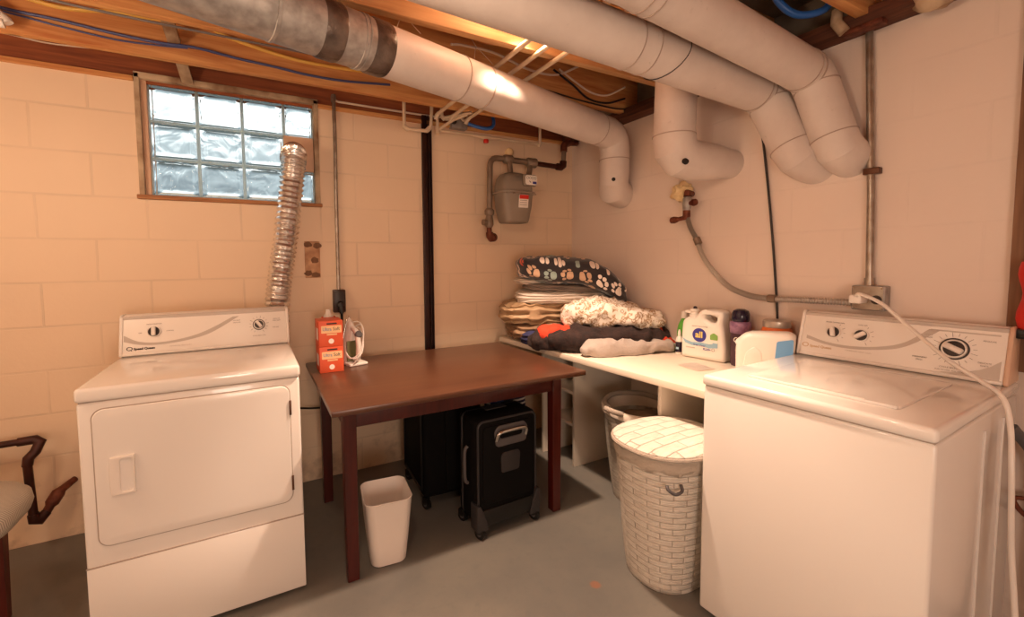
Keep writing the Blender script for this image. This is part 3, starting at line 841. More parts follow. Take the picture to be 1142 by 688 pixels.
tag(obj('pipe_stub', bm, M['foam']), 'cream capped pipe stub poking from the wall above the gas meter', 'pipe')
# white plastic pipe at the top left
pipes('drain_pipe', 'white plastic pipe end with a tip hanging at the far top left', [('pipe', [(-3.22, -.30, 2.42), (-3.10, -.30, 2.31), (-3.03, -.30, 2.245), (-3.025, -.30, 2.235)]), ('pipe', [(-3.3, -.31, 2.215), (-3.1, -.31, 2.222), (-3.035, -.305, 2.23)])], .017, M['plastic_w'])

# ------------------------------------------------------------------ conduits, outlet, steel strip on the back wall
t = thing('conduit', 'thin steel conduit dropping from the rim timber to the brown outlet', 'conduit', (-1.778, -.02, 1.13))
bm = bm_new(); tube(bm, [(-1.776, -.022, 2.255), (-1.774, -.022, 2.0), (-1.778, -.022, 1.6), (-1.779, -.022, 1.135)], .0105, 12); obj('pipe', bm, M['emt'], t)
bm = bm_new(); tube(bm, [(-1.778, -.022, 2.225), (-1.776, -.022, 2.255), (-1.776, -.022, 2.268)], [.014, .015, .012], 12); obj('connector', bm, M['emt'], t)
t = thing('wall_outlet', 'dark brown surface outlet with a black plug, under the conduit behind the table', 'outlet', (-1.778, 0, 1.0))
bm = bm_new(); box(bm, -1.813, -1.743, -.045, 0, 1.0, 1.135, .006); obj('outlet_box', bm, M['brown_plastic'], t)
bm = bm_new(); box(bm, -1.805, -1.751, -.049, -.044, 1.02, 1.125, .002); obj('cover_plate', bm, M['dial_dark'], t)
t = thing('power_plug', 'round black plug with its cord in the lower socket of the brown outlet', 'plug', (-1.775, -.06, 1.0))
bm = bm_new(); lathe(bm, [(.022, 0), (.024, .012), (.022, .03), (.012, .036), (0, .036)], 20, axis_m((-1.775, -.048, 1.045), (0, -1, 0))); obj('plug_body', bm, M['black'], t)
bm = bm_new(); tube(bm, spline([(-1.775, -.075, 1.04), (-1.775, -.08, 1.0), (-1.773, -.07, .95), (-1.772, -.06, .82), (-1.80, -.06, .5), (-1.86, -.07, .455), (-1.95, -.075, .46), (-2.02, -.1, .48)]), [.013] * 9 + [.008] * 7 + [.0055] * 41, 10); obj('cord', bm, M['black'], t)
# rust framed cover plate
bm = bm_new(); bm.free()
t = thing('cover_plate', 'painted blank cover plate with rusty corners left of the conduit', 'plate', (-1.916, 0, 1.21))
bm = bm_new(); box(bm, -1.958, -1.875, -.008, 0, 1.208, 1.42, .003); obj('plate_face', bm, M['old_plate'], t)
for x, z in ((-1.94, 1.40), (-1.905, 1.31), (-1.94, 1.235), (-1.9, 1.225), (-1.89, 1.395)):
    bm = bm_new(); bmesh.ops.create_icosphere(bm, subdivisions=2, radius=1)
    for v in bm.verts:
        v.co *= 1 + .4 * noise.noise(v.co * 1.7 + Vector((x * 50, z * 30, 0))); v.co = Vector((x + v.co.x * .023, -.008 + v.co.y * .003, z + v.co.z * .017))
    obj('rust_patch', bm, M['post_wood'], t)
t = thing('shelf_standard', 'dark brown slotted steel strip fixed upright to the back wall behind the table', 'wall strip', (-1.205, 0, .3))
bm = bm_new(); box(bm, -1.237, -1.203, -.022, .0, .3, 2.235, .003); obj('rail', bm, M['post'], t)
bm = bm_new(); prism(bm, [(-1.198, 0), (-1.198, -.026), (-1.193, -.026), (-1.193, -.006), (-1.179, -.006), (-1.179, -.026), (-1.174, -.026), (-1.174, 0)], .3, 2.235, 'z')
obj('slotted_rail', bm, M['post'], t)
for k in range(26):
    z = .8 + k * .052
    bm = bm_new(); box(bm, -1.190, -1.182, -.009, -.005, z, z + .022, .001); obj('slot', bm, M['hole_dark'], t)

# ------------------------------------------------------------------ gas meter
gy = -.135
t = thing('gas_meter', 'grey gas meter with a round topped case hanging on the back wall', 'gas meter', (-.65, -.02, 1.55))
def dome_section(z, hw, hd, yc, n=28, p=4.):
    out = []
    for k in range(n):
        a = 2 * math.pi * k / n; c, s = math.cos(a), math.sin(a)
        out.append((-.648 + hw * math.copysign(abs(c) ** (2 / p), c), yc + hd * math.copysign(abs(s) ** (2 / p), s), z))
    return out
yc = -.175
bm = bm_new(); loft(bm, [dome_section(1.552, .085, .06, yc), dome_section(1.556, .092, .07, yc), dome_section(1.575, .098, .078, yc), dome_section(1.66, .115, .088, yc), dome_section(1.742, .122, .092, yc)]); obj('lower_case', bm, M['meter'], t, sm=50)
bm = bm_new(); loft(bm, [dome_section(1.742, .134, .102, yc), dome_section(1.745, .138, .106, yc), dome_section(1.755, .138, .106, yc), dome_section(1.758, .134, .102, yc)]); obj('flange', bm, M['meter'], t)
bm = bm_new(); loft(bm, [dome_section(1.757, .120, .092, yc), dome_section(1.80, .118, .09, yc), dome_section(1.845, .108, .08, yc), dome_section(1.872, .09, .062, yc), dome_section(1.885, .06, .035, yc)]); obj('upper_case', bm, M['meter'], t, sm=50)
for k in range(5):
    bm = bm_new(); lathe(bm, [(.007, 0), (.007, .006), (0, .006)], 6, axis_m((-.648 - .11 + .055 * k, yc - .098, 1.742), (0, 0, -1))); obj('bolt', bm, M['gaspipe'], t)
def yz_face(p): return xyz_m(p, (1, 0, 0), (0, 0, 1), (0, -1, 0))
o = obj('index_housing', box(bm_new(), -.632, -.528, -.285, -.255, 1.79, 1.868, .012), M['meter'], t)
bm = plate([rrect(.09, .062, .014)], .004, .001, yz_face((-.577, -.287, 1.829))); obj('dial_face', bm, M['paper'], o)
for k in range(4):
    bm = plate([circle(.0085, 14), circle(.007, 14)], .001, 0, yz_face((-.607 + .02 * k, -.2895, 1.843))); obj('dial_ring', bm, M['dark_print'], o)
bm = plate([rrect(.03, .016, .002)], .001, 0, yz_face((-.552, -.2895, 1.812))); obj('dial_label', bm, M['label_blue'], o)
obj('pointer', plate([rrect(.016, .004, .001)], .001, 0, yz_face((-.588, -.2895, 1.818)) @ Matrix.Rotation(-.7, 4, 'Z')), M['dark_print'], o)
o = obj('tag_plate', plate([rrect(.075, .085, .004)], .002, .0005, xyz_m((-.628, -.2715, 1.69), (1, 0, 0), (0, -.12, 1), (0, -1, -.12))), M['paper'], t)
obj('tag_header', plate([rrect(.07, .026, .002)], .002, 0, xyz_m((-.628, -.2785, 1.717), (1, 0, 0), (0, -.12, 1), (0, -1, -.12))), M['red'], o)
for k in range(3):
    obj('tag_line', plate([rrect(.055, .003, .001)], .002, 0, xyz_m((-.63, -.2745 + .002 * k, 1.695 - .014 * k), (1, 0, 0), (0, -.12, 1), (0, -1, -.12))), M['print'], o)
t = thing('gas_pipe', 'grey and rusty gas pipe looping over the gas meter up to the joists', 'pipe', (-.8, -.02, 1.45))
def gp(nm, pts, rad, m):
    bm = bm_new(); tube(bm, pts, rad, 14); obj(nm, bm, m, t, sm=50)
gp('riser', [(-.812, gy, 1.60), (-.806, gy, 1.90)] + [tuple(v) for v in bend((-.806, gy, 1.9), (-.803, gy, 1.987), (-.7, gy, 1.987), .06, 5)] + [(-.68, gy, 1.987)], .019, M['gaspipe'])
gp('valve', [(-.815, gy, 1.52), (-.815, gy, 1.54), (-.815, gy, 1.56), (-.813, gy, 1.60), (-.813, gy, 1.61), (-.813, gy, 1.635), (-.813, gy, 1.65)], [.02, .03, .03, .022, .033, .033, .02], M['gaspipe'])
gp('valve_cap', [(-.84, gy - .01, 1.553), (-.868, gy - .012, 1.553)], .02, M['gaspipe'])
gp('nipple', [(-.815, gy, 1.52), (-.813, gy, 1.47)], .017, M['rust'])
gp('elbow', [(-.813, gy, 1.49), (-.811, gy, 1.465), (-.795, gy + .01, 1.45), (-.765, gy + .035, 1.455)], .024, M['rust'])
gp('wall_stub', [(-.785, gy + .02, 1.455), (-.765, gy + .035, 1.458), (-.70, .0, 1.465)], [.028, .03, .021], M['rust'])
gp('union', [(-.70, gy, 1.987), (-.69, gy, 1.987), (-.64, gy, 1.987), (-.63, gy, 1.987)], [.024, .031, .031, .024], M['gaspipe'])
gp('meter_bar', [(-.65, gy, 1.985), (-.48, gy, 1.983)], .02, M['gaspipe'])
gp('union', [(-.515, gy, 1.983), (-.505, gy, 1.983), (-.46, gy, 1.982), (-.44, gy, 1.982), (-.435, gy, 1.982)], [.024, .032, .033, .034, .022], M['gaspipe'])
gp('swivel', [(-.725 + .06, gy - .01, 1.985), (-.7 + .04, gy - .015, 1.95), (-.66, gy - .02, 1.90), (-.66, gy - .022, 1.872)], [.018, .018, .02, .024], M['gaspipe'])
gp('swivel', [(-.49, gy, 1.985), (-.493, gy - .01, 1.94), (-.515, gy - .03, 1.89), (-.53, gy - .035, 1.866)], [.018, .018, .02, .026], M['gaspipe'])
gp('outlet_pipe', [(-.44, gy, 1.981), (-.22, gy, 1.976)], .017, M['darkpipe'])
gp('elbow', [(-.25, gy, 1.977), (-.215, gy, 1.976), (-.195, gy, 1.99), (-.192, gy, 2.02)], .025, M['darkpipe'])
gp('outlet_pipe', [(-.192, gy, 2.0), (-.186, gy, 2.12)], .018, M['gaspipe'])
gp('elbow', [(-.188, gy, 2.09), (-.186, gy, 2.13), (-.165, gy + .01, 2.155), (-.12, gy + .03, 2.165)], .025, M['rust'])
gp('outlet_pipe', [(-.14, gy + .02, 2.16), (-.0, -.06, 2.19)], .019, M['rust'])

# ------------------------------------------------------------------ right wall services
bm = bm_new(); bmesh.ops.create_icosphere(bm, subdivisions=4, radius=1)
for v in bm.verts:
    v.co *= 1 + .35 * noise.noise(v.co * 2.2) + .12 * noise.noise(v.co * 6)
    v.co = Vector((min(-.0, -.012 + v.co.x * .04), -1.005 + v.co.y * .065, 1.685 + v.co.z * .055))
tag(obj('foam_patch', bm, M['foam']), 'yellowish spray foam patch around the gas stub on the right wall', 'foam')
t = thing('gas_valve', 'rusty gas shutoff valve with tee and capped tail on the right wall', 'valve', (-.07, -1.08, 1.5))
def gv(nm, pts, rad, m):
    bm = bm_new(); tube(bm, pts, rad, 14); obj(nm, bm, m, t, sm=50)
vx = -.07
gv('stub', [(.0, -1.06, 1.668), (vx, -1.085, 1.665), (vx - .004, -1.087, 1.645)], [.017, .019, .021], M['rust'])
gv('valve_body', [(vx, -1.084, 1.645), (vx, -1.084, 1.635), (vx, -1.083, 1.60), (vx, -1.08, 1.57), (vx, -1.08, 1.555)], [.017, .025, .025, .02, .016], M['galv'])
gv('valve_knob', [(vx, -1.084, 1.605), (vx - .006, -1.115, 1.607), (vx - .007, -1.125, 1.607), (vx - .01, -1.142, 1.609)], [.012, .012, .02, .018], M['rust'])
gv('tee', [(vx, -1.08, 1.57), (vx, -1.08, 1.54), (vx, -1.072, 1.524)], .02, M['rust'])
gv('tail', [(vx, -1.07, 1.53), (vx, -1.01, 1.524)], .012, M['rust'])
gv('tail_cap', [(vx, -1.02, 1.525), (vx, -1.0, 1.523), (vx, -.982, 1.522)], [.015, .02, .018], M['rust'])
t = thing('flexible_hose', 'ribbed steel hose curving from the gas valve to the box behind the washing machine', 'hose', (-.04, -1.5, 1.09))
pts = spline([(vx, -1.085, 1.53), (-.06, -1.10, 1.47), (-.045, -1.125, 1.41), (-.04, -1.18, 1.29), (-.04, -1.30, 1.165), (-.04, -1.40, 1.12), (-.04, -1.50, 1.105), (-.04, -1.66, 1.108), (-.04, -1.845, 1.112)], 34)
bm = bm_new(); tube(bm, pts, [.0125 + .0022 * (1 if i % 2 else -1) for i in range(len(pts))], 12); obj('braid', bm, M['flex'], t, sm=20)
for p, q in (((-.045, -1.125, 1.415), (-.042, -1.14, 1.38)), ((-.04, -1.515, 1.105), (-.04, -1.55, 1.106))):
    bm = bm_new(); tube(bm, [p, q], .019, 12); obj('coupling', bm, M['gaspipe'], t)
t = thing('conduit', 'steel conduit running down the right wall to the metal outlet box', 'conduit', (-.02, -1.88, 1.18))
bm = bm_new(); tube(bm, [(-.02, -1.857, 2.20), (-.02, -1.87, 1.9), (-.02, -1.885, 1.55), (-.02, -1.893, 1.18)], .0125, 12); obj('pipe', bm, M['emt'], t)
bm = bm_new(); box(bm, -.036, -.0, -1.912, -1.86, 1.63, 1.655, .003); obj('strap', bm, M['hinge'], t)
bm = bm_new(); tube(bm, [(-.02, -1.892, 1.215), (-.02, -1.893, 1.18)], .017, 12); obj('connector', bm, M['emt'], t)
t = thing('outlet_box', 'square metal outlet box at the foot of the right wall conduit', 'outlet box', (-.025, -1.9, 1.085))
bm = bm_new(); box(bm, -.05, 0, -1.955, -1.845, 1.085, 1.185, .006); obj('box_body', bm, M['galv'], t)
bm = plate([rrect(.1, .092, .006)], .003, .001, xyz_m((-.052, -1.90, 1.135), (0, -1, 0), (0, 0, 1), (-1, 0, 0))); obj('cover_plate', bm, M['emt'], t)
for yy, zz in ((-1.945, 1.175), (-1.945, 1.095), (-1.855, 1.175), (-1.855, 1.095)):
    bm = bm_new(); lathe(bm, [(.004, 0), (.003, .003), (0, .003)], 8, axis_m((-.053, yy, zz), (-1, 0, 0))); obj('screw', bm, M['chrome'], t)
bm = bm_new(); lathe(bm, [(.017, 0), (.018, .003), (.0, .003)], 18, axis_m((-.053, -1.93, 1.13), (-1, 0, 0))); obj('socket', bm, M['dial_dark'], t)
t = thing('washer_power_cord', 'white power cord plugged into the metal box and draped over the washing machine', 'cord', (-.08, -1.88, 1.1))  # the washing machine's own power cord, kept as a separate object
bm = bm_new(); box(bm, -.115, -.053, -1.905, -1.862, 1.115, 1.15, .008); obj('plug', bm, M['plastic_w'], t)
CORD = [(-.11, -1.885, 1.145), (-.135, -1.91, 1.155), (-.16, -1.985, 1.125), (-.2, -2.07, 1.06), (-.29, -2.20, .972), (-.32, -2.28, .927), (-.345, -2.33, .893), (-.37, -2.352, .82), (-.40, -2.365, .70), (-.40, -2.373, .5), (-.41, -2.39, .3), (-.40, -2.40, .05), (-.38, -2.42, .008)]
bm = bm_new(); tube(bm, spline(CORD, 6), .0065, 10); obj('cord', bm, M['plastic_w'], t)
cable('cable', 'thin dark cable hanging straight down the right wall between the big ducts and the shelf', [(-.012, -1.40, 2.2), (-.012, -1.425, 2.0), (-.012, -1.455, 1.85), (-.014, -1.50, 1.5), (-.014, -1.53, 1.2), (-.014, -1.545, 1.0), (-.014, -1.55, .8)], .0055, M['black_cable'])

# stained board and red jacket at the right edge
bm = bm_new(); box(bm, -.028, 0, -2.34, -2.262, .92, 2.2, .004); tag(obj('upright_board', bm, M['post_wood']), 'stained brown board fixed upright on the right wall beyond the washing machine', 'board')
bm = bm_new()
sec = []
for k in range(12):
    z = 1.28 - k * .02
    w_ = .055 + .006 * math.sin(k * .9); 
    sec.append([(-.055 + .045 * math.cos(a) * (1 + .15 * math.sin(3 * a + k)), -2.347 + w_ * math.sin(a), z) for a in [2 * math.pi * q / 20 for q in range(20)]])
loft(bm, sec)
t = thing('tool_bag', 'bright red bag hanging at the right edge of the picture above the washing machine', 'bag', (-.05, -2.36, 1.05))
obj('bag_body', bm, M['red'], t, sm=60)
bm = bm_new(); box(bm, -.09, -.02, -2.40, -2.292, 1.035, 1.068, .008); obj('bag_trim', bm, M['black'], t)
# drain hose behind the washer
t = thing('drain_hose', 'grey drain hose with a dark clamp on the wall right of the washing machine', 'hose', (-.05, -2.36, .2))
bm = bm_new(); tube(bm, spline([(-.09, -2.30, .75), (-.05, -2.345, .66), (-.05, -2.36, .56), (-.05, -2.365, .42), (-.055, -2.37, .2), (-.06, -2.4, .02)]), .016, 12); obj('hose', bm, M['grey_trim'], t)
bm = bm_new(); tube(bm, [(-.05, -2.36, .50), (-.05, -2.36, .53)], .022, 14); obj('clamp', bm, M['black'], t)
bm = bm_new(); tube(bm, spline([(-.05, -2.34, .52), (-.07, -2.31, .51), (-.08, -2.345, .47), (-.055, -2.39, .49)], 5), .007, 8); obj('clamp_lever', bm, M['rust'], t)

# rusty drain pipe low on the back wall, left of the dryer
t = thing('drain_pipe', 'rusty iron pipe elbowing down the back wall left of the dryer', 'pipe', (-3.12, -.02, .15))
py = -.1
for nm, pts, rad, m in (('pipe', [(-3.6, py, .515), (-3.16, py, .522)], .014, M['darkpipe']),
                        ('wall_ring', [(-3.26, py, .518), (-3.235, py, .519)], .026, M['rust']),
                        ('elbow', [(-3.16, py, .522), (-3.105, py, .523), (-3.088, py - .005, .51), (-3.10, py - .02, .475), (-3.12, py - .03, .452), (-3.125, py - .03, .42)], .019, M['darkpipe']),
                        ('pipe', [(-3.125, py - .03, .43), (-3.118, py - .03, .20)], .016, M['darkpipe']),
                        ('elbow', [(-3.118, py - .03, .20), (-3.116, py - .03, .175), (-3.10, py - .02, .165), (-3.085, py, .185)], .02, M['darkpipe']),
                        ('valve', [(-3.09, py, .175), (-3.075, py + .01, .205), (-3.07, py + .015, .215), (-3.05, py + .03, .25), (-3.04, py + .04, .26), (-3.01, py + .098, .275)], [.017, .018, .026, .026, .017, .014], M['rust'])):
    bm = bm_new(); tube(bm, pts, rad, 14); obj(nm, bm, m, t, sm=50)

# ------------------------------------------------------------------ washing machine and dryer
def console(root, W, y0, z0, prof_d=.045, H=.165, back=.17, x_in=.0, cap_mat=None):
    """control console; returns a function placing things on its sloping face (u from left, v up the slope)"""
    x0, x1 = -W / 2 + x_in, W / 2 - x_in
    prof = [(y0, z0), (y0, z0 + .012), (y0 + prof_d, z0 + H - .012), (y0 + prof_d + .012, z0 + H), (y0 + back - .04, z0 + H), (y0 + back - .006, z0 + H - .03), (y0 + back, z0)]
    bm = bm_new(); prism(bm, prof, x0 + .012, x1 - .012, 'x', .004)
    c = obj('console', bm, M['console_face'], root, world=False)
    for xa, xb in ((x0, x0 + .0125), (x1 - .0125, x1)):
        pr = [(a + (-.004 if a < y0 + .1 else .002), b + (.003 if b > z0 + .05 else 0)) for a, b in prof]
        bm = bm_new(); prism(bm, pr, xa, xb, 'x', .005); obj('console_end', bm, cap_mat if (cap_mat and xa > 0) else M['plastic_w'], c, world=False)
    # lip along the top and bottom of the face
    bm = bm_new(); box(bm, x0 + .012, x1 - .012, y0 + prof_d - .004, y0 + prof_d + .014, z0 + H - .018, z0 + H - .004, .003); obj('top_lip', bm, M['swoosh'], c, world=False)
    bm = bm_new(); box(bm, x0 + .012, x1 - .012, y0 - .006, y0 + .006, z0 + .002, z0 + .014, .003); obj('bottom_lip', bm, M['plastic_w'], c, world=False)
    sl = Vector((0, prof_d, H - .024)); L_ = sl.length; vv = sl.normalized(); nn = Vector((1, 0, 0)).cross(vv)
    def place(u, v, off=.0008):
        p = Vector((x0 + u, y0, z0 + .012)) + vv * v + nn * off
        return xyz_m(p, (1, 0, 0), vv, nn)
    return c, place, L_

def swoosh(pts_lo, pts_hi):
    lo = [(p.x, p.y) for p in spline([(a, b, 0) for a, b in pts_lo], 8)]
    hi = [(p.x, p.y) for p in spline([(a, b, 0) for a, b in pts_hi], 8)]
    return [lo + hi[::-1]]

def knob(c, m, r, ang, style):
    ko = bm_new(); lathe(ko, [(r * 1.12, 0), (r * 1.12, .003), (r, .005), (0, .005)], 32, m)
    k = obj('knob', ko, M['dial_dark'], c, world=False)
    rot = m @ Matrix.Rotation(ang, 4, 'Z')
    bm = plate([circle(r * 1.16, 36), circle(r * .98, 36)], .008, .002, m @ Matrix.Translation((0, 0, .004))); 
    b2 = bm
    obj_ring = obj('knob_ring', b2, M['plastic_w'] if style != 'dark' else M['dial_dark'], c, world=False)
    bm = bm_new(); box(bm, -r * .36, r * .36, -r * .93, r * .93, .004, .024, .005, mtx=rot); obj('knob_grip', bm, M['plastic_w'], c, world=False)
    if style == 'big':
        bm = plate([circle(r * 1.38, 40), circle(r * 1.2, 40)], .003, .0005, m); obj('dial_ring', bm, M['dial_dark'], c, world=False)

def marks(c, place, u, v, r, n, a0, a1, m_, s=.006, name='dial_mark'):
    bm = bm_new()
    for k in range(n):
        a = R(a0 + (a1 - a0) * k / max(1, n - 1))
        t = plate([rrect(s * (1.6 if k % 3 == 0 else 1.), .0012, .0004, n=1)], .0006, 0, place(u + r * math.cos(a), v + r * math.sin(a)) @ Matrix.Rotation(a, 4, 'Z'))
        merge(bm, t)
    obj(name, bm, m_, c, world=False)

def body_shell(root, W, D, H, seam_z):
    bm = bm_new(); box(bm, -W / 2 + .003, W / 2 - .003, .003, D, .018, seam_z - .002, .009, 3); b = obj('cabinet', bm, M['enamel'], root, world=False)
    bm = bm_new(); box(bm, -W / 2 + .008, W / 2 - .008, .009, D - .01, seam_z - .006, seam_z + .006); obj('top_gap', bm, M['seam'], root, world=False)
    bm = bm_new(); box(bm, -W / 2, W / 2, -.004, D + .003, seam_z + .001, H, .012, 4); obj('top_panel', bm, M['enamel_top'], root, world=False)
    for sx in (-1, 1):
        for yy in (.06, D - .06):
            bm = bm_new(); lathe(bm, [(.022, 0), (.024, .006), (.016, .012), (.01, .02), (.01, .03)], 14, Matrix.Translation((sx * (W / 2 - .06), yy, 0))); obj('foot', bm, M['black'], root, world=False)
    return b

# dryer
DW, DD, DH = .658, .70, .905
dr = thing('dryer', 'white front loading clothes dryer with one square door, under the glass block window', 'dryer', (-2.406, -.915, 0), 0)
body_shell(dr, DW, DD, DH, .858)
F = Matrix(((1, 0, 0, 0), (0, 0, -1, 0), (0, 1, 0, 0), (0, 0, 0, 1)))     # (x, y) -> (x, z), z -> -y
def ff(x, z, off): return Matrix.Translation((x, -off, z)) @ F
dx = lambda X: X + 2.406
x0, x1, z0, z1 = dx(-2.694), dx(-2.118), .378, .832
door_c = ((x0 + x1) / 2, (z0 + z1) / 2)
obj('door_groove_shade', plate([rrect(x1 - x0 + .0065, z1 - z0 + .0065, .0345, n=8)], .002, 0, ff(*door_c, -.0005)), M['seam'], dr, world=False)  # grey ring painting the shade in the groove round the door
do = obj('door', plate([rrect(x1 - x0, z1 - z0, .032, n=8)], .012, .0035, ff(*door_c, .0)), M['enamel'], dr, world=False)
hx0, hx1, hz0, hz1 = dx(-2.653), dx(-2.590), .545, .672
hc = ((hx0 + hx1) / 2, (hz0 + hz1) / 2)
lp = []
for k in range(9):
    t_ = k / 8; lp.append((-(hx1 - hx0) / 2 - .004 * math.sin(math.pi * t_), -(hz1 - hz0) / 2 + (hz1 - hz0) * t_))
for k in range(9):
    t_ = k / 8; lp.append(((hx1 - hx0) / 2, (hz1 - hz0) / 2 - (hz1 - hz0) * t_))
hole = rrect(.033, .108, .008, .010, 0)
ho = obj('handle', plate([lp, hole], .014, .003, ff(*hc, .010)), M['plastic_w'], do, world=False)
bm = bm_new()
sec = []
X0, X1 = hc[0] + .010 - .0175, hc[0] + .010 + .0175
for k in range(7):
    a = k / 6; sec.append((X0 + (X1 - X0) * a, -.0065 - .007 * (1 - a)))
prism(bm, [(p[0], p[1]) for p in sec] + [(X1, -.004), (X0, -.004)], hc[1] - .055, hc[1] + .055, 'z')
obj('handle_recess', bm, M['enamel'], do, world=False)
for z in (.745, .45):
    bm = bm_new(); box(bm, x1 - .002, x1 + .006, -.009, -.002, z - .028, z + .028, .001); obj('hinge', bm, M['hinge'], dr, world=False)
bm = bm_new(); box(bm, -DW / 2 + .003, DW / 2 - .003, -.0012, .004, .311, .3145); obj('panel_seam', bm, M['seam'], dr, world=False)
bm = bm_new(); box(bm, -DW / 2 + .004, DW / 2 - .004, -.002, .01, .02, .311, .004); obj('toe_panel', bm, M['enamel'], dr, world=False)
c, place, CL = console(dr, DW, .53, DH, H=.17, back=.17)
obj('grey_swoosh', plate(swoosh([(.016, .078), (.07, .048), (.15, .040), (.25, .055), (.33, .085), (.42, .135)], [(.016, .052), (.07, .035), (.15, .030), (.25, .042), (.335, .068), (.445, .135)]), .0006, 0, place(0, 0)), M['swoosh'], c, world=False)
knob(c, place(.12, .088), .021, 0, 'plain'); knob(c, place(.527, .088), .019, R(35), 'big')
marks(c, place, .527, .088, .037, 14, -60, 240, M['print'], .008)
obj('lettering', letters('Speed Queen', .0135, place(.087, .0175), bold=.0006), M['dark_print'], c, world=False)
obj('logo', plate([circle(.0085, 24), circle(.0062, 24)], .0008, 0, place(.036, .020) @ Matrix.Diagonal((1.25, 1, 1, 1))), M['dark_print'], c, world=False)
obj('logo', plate([rrect(.009, .0024, .001)], .0008, 0, place(.041, .0125) @ Matrix.Rotation(-.6, 4, 'Z')), M['dark_print'], c, world=False)
obj('lettering', letters('COMMERCIAL HEAVY DUTY', .0065, place(.215, .0185)), M['swoosh'], c, world=False)
obj('lettering', letters('DRYING SELECTOR', .0062, place(.12, .122)), M['print'], c, world=False)
for u, v, s in ((.072, .085, 'OFF'), (.178, .088, 'NORMAL'), (.435, .115, 'NO HEAT'), (.435, .105, 'DELICATE'), (.605, .112, 'REGULAR'), (.605, .103, 'PERM PRESS'), (.60, .07, 'TIME DRY'), (.527, .035, 'CYCLE SELECTOR')):
    obj('lettering', letters(s, .0068, place(u, v)), M['print'], c, world=False)

# washing machine
WW, WD, WH = .603, .775, .887
wa = thing('washing_machine', 'white top loading washing machine against the right wall with a cord draped across it', 'washing machine', (-.806, -2.024, 0), R(-88))
body_shell(wa, WW, WD, WH, .848)
bm = plate([rrect(WW - .2, .455, .02, n=5)], .007, .003, Matrix.Translation((0, .325, WH + .002))); lid = obj('lid', bm, M['enamel_top'], wa, world=False)
bm = bm_new(); box(bm, -(WW - .2) / 2 + .004, (WW - .2) / 2 - .004, .096, .108, WH, WH + .0085, .003); obj('lid_lip', bm, M['enamel'], lid, world=False)
bm = plate([rrect(.19, .012, .006)], .004, .0015, Matrix.Translation((.03, .103, WH + .0075))); obj('lid_grip', bm, M['plastic_w'], lid, world=False)
for yy in (.40, .60):
    bm = bm_new(); box(bm, WW / 2 - .004, WW / 2 + .0015, yy, yy + .006, .03, .80, .001); obj('side_rib', bm, M['enamel'], wa, world=False)
c, place, CL = console(wa, WW - .008, .655, WH, H=.183, back=.125, cap_mat=M['end_cap'])
obj('grey_swoosh', plate(swoosh([(.03, .074), (.10, .055), (.18, .050), (.27, .062), (.34, .09), (.40, .148)], [(.03, .060), (.10, .044), (.18, .039), (.27, .050), (.345, .076), (.43, .148)]), .0006, 0, place(0, 0)), M['swoosh'], c, world=False)
obj('grey_swoosh', plate([[(.575, .0), (.575, .065), (.555, .045), (.53, .028), (.49, .012), (.44, 0.004), (.50, 0.0)]], .0006, 0, place(0, 0)), M['swoosh'], c, world=False)
obj('grey_swoosh', plate([rrect(.165, .005, .002)], .0006, 0, place(.485, .147)), M['swoosh'], c, world=False)
knob(c, place(.122, .098), .021, R(12), 'plain'); knob(c, place(.212, .097), .021, R(-55), 'plain'); knob(c, place(.467, .088), .027, R(65), 'big')
marks(c, place, .467, .088, .049, 18, -70, 250, M['print'], .010)
for u, v in ((.122, .098), (.212, .097)): marks(c, place, u, v, .036, 5, -60, 60, M['print'], .007)
obj('lettering', letters('Speed Queen', .014, place(.085, .030), bold=.0004), M['gold_print'], c, world=False)
obj('logo', plate([circle(.0095, 24), circle(.007, 24)], .0008, 0, place(.03, .033) @ Matrix.Diagonal((1.25, 1, 1, 1))), M['gold_print'], c, world=False)
obj('lettering', letters('COMMERCIAL HEAVY DUTY', .0066, place(.21, .031)), M['swoosh'], c, world=False)
for u, v, s, sz in ((.122, .138, 'WATER TEMPERATURE', .0062), (.212, .138, 'LOAD SIZE', .0062), (.40, .128, 'HEAVY', .0068), (.40, .119, 'SOILED', .0068), (.545, .125, 'REGULAR', .0068), (.385, .045, 'PERMANENT', .0068), (.385, .036, 'PRESS', .0068), (.54, .052, 'DELICATE', .0068), (.54, .043, 'KNITS', .0068), (.467, .022, 'CYCLE SELECTOR', .0075), (.467, .012, 'PUSH TO STOP  PULL TO START', .0055)):
    obj('lettering', letters(s, sz, place(u, v)), M['print'], c, world=False)

# ribbed foil duct from the window panel down behind the dryer
pts = spline([(-2.0, .012, 1.885), (-2.0, -.05, 1.90), (-2.004, -.105, 1.875), (-2.012, -.118, 1.80), (-2.035, -.115, 1.62), (-2.062, -.112, 1.42), (-2.09, -.108, 1.25), (-2.112, -.108, 1.08), (-2.125, -.11, .85), (-2.13, -.11, .6)], 28)
bm = bm_new()
random.seed(3)
tube(bm, pts, [.058 + .005 * math.sin(i * math.pi / 2) + random.uniform(-.002, .002) for i in range(len(pts))], 26)
for v in bm.verts:
    v.co += Vector((noise.noise(v.co * 38), noise.noise(v.co * 38 + Vector((5, 0, 0))), 0)) * .0035
t = thing('vent_duct', 'crinkled silver foil dryer vent hose rising from behind the dryer into the window panel', 'vent hose', (-2.125, -.11, .6))
obj('foil_hose', bm, M['foil'], t, sm=25)
bm = bm_new(); tube(bm, [(-2.0, .012, 1.885), (-2.0, -.004, 1.886), (-2.0, -.012, 1.888)], [.07, .07, .062], 28); obj('vent_collar', bm, M['galv'], t)

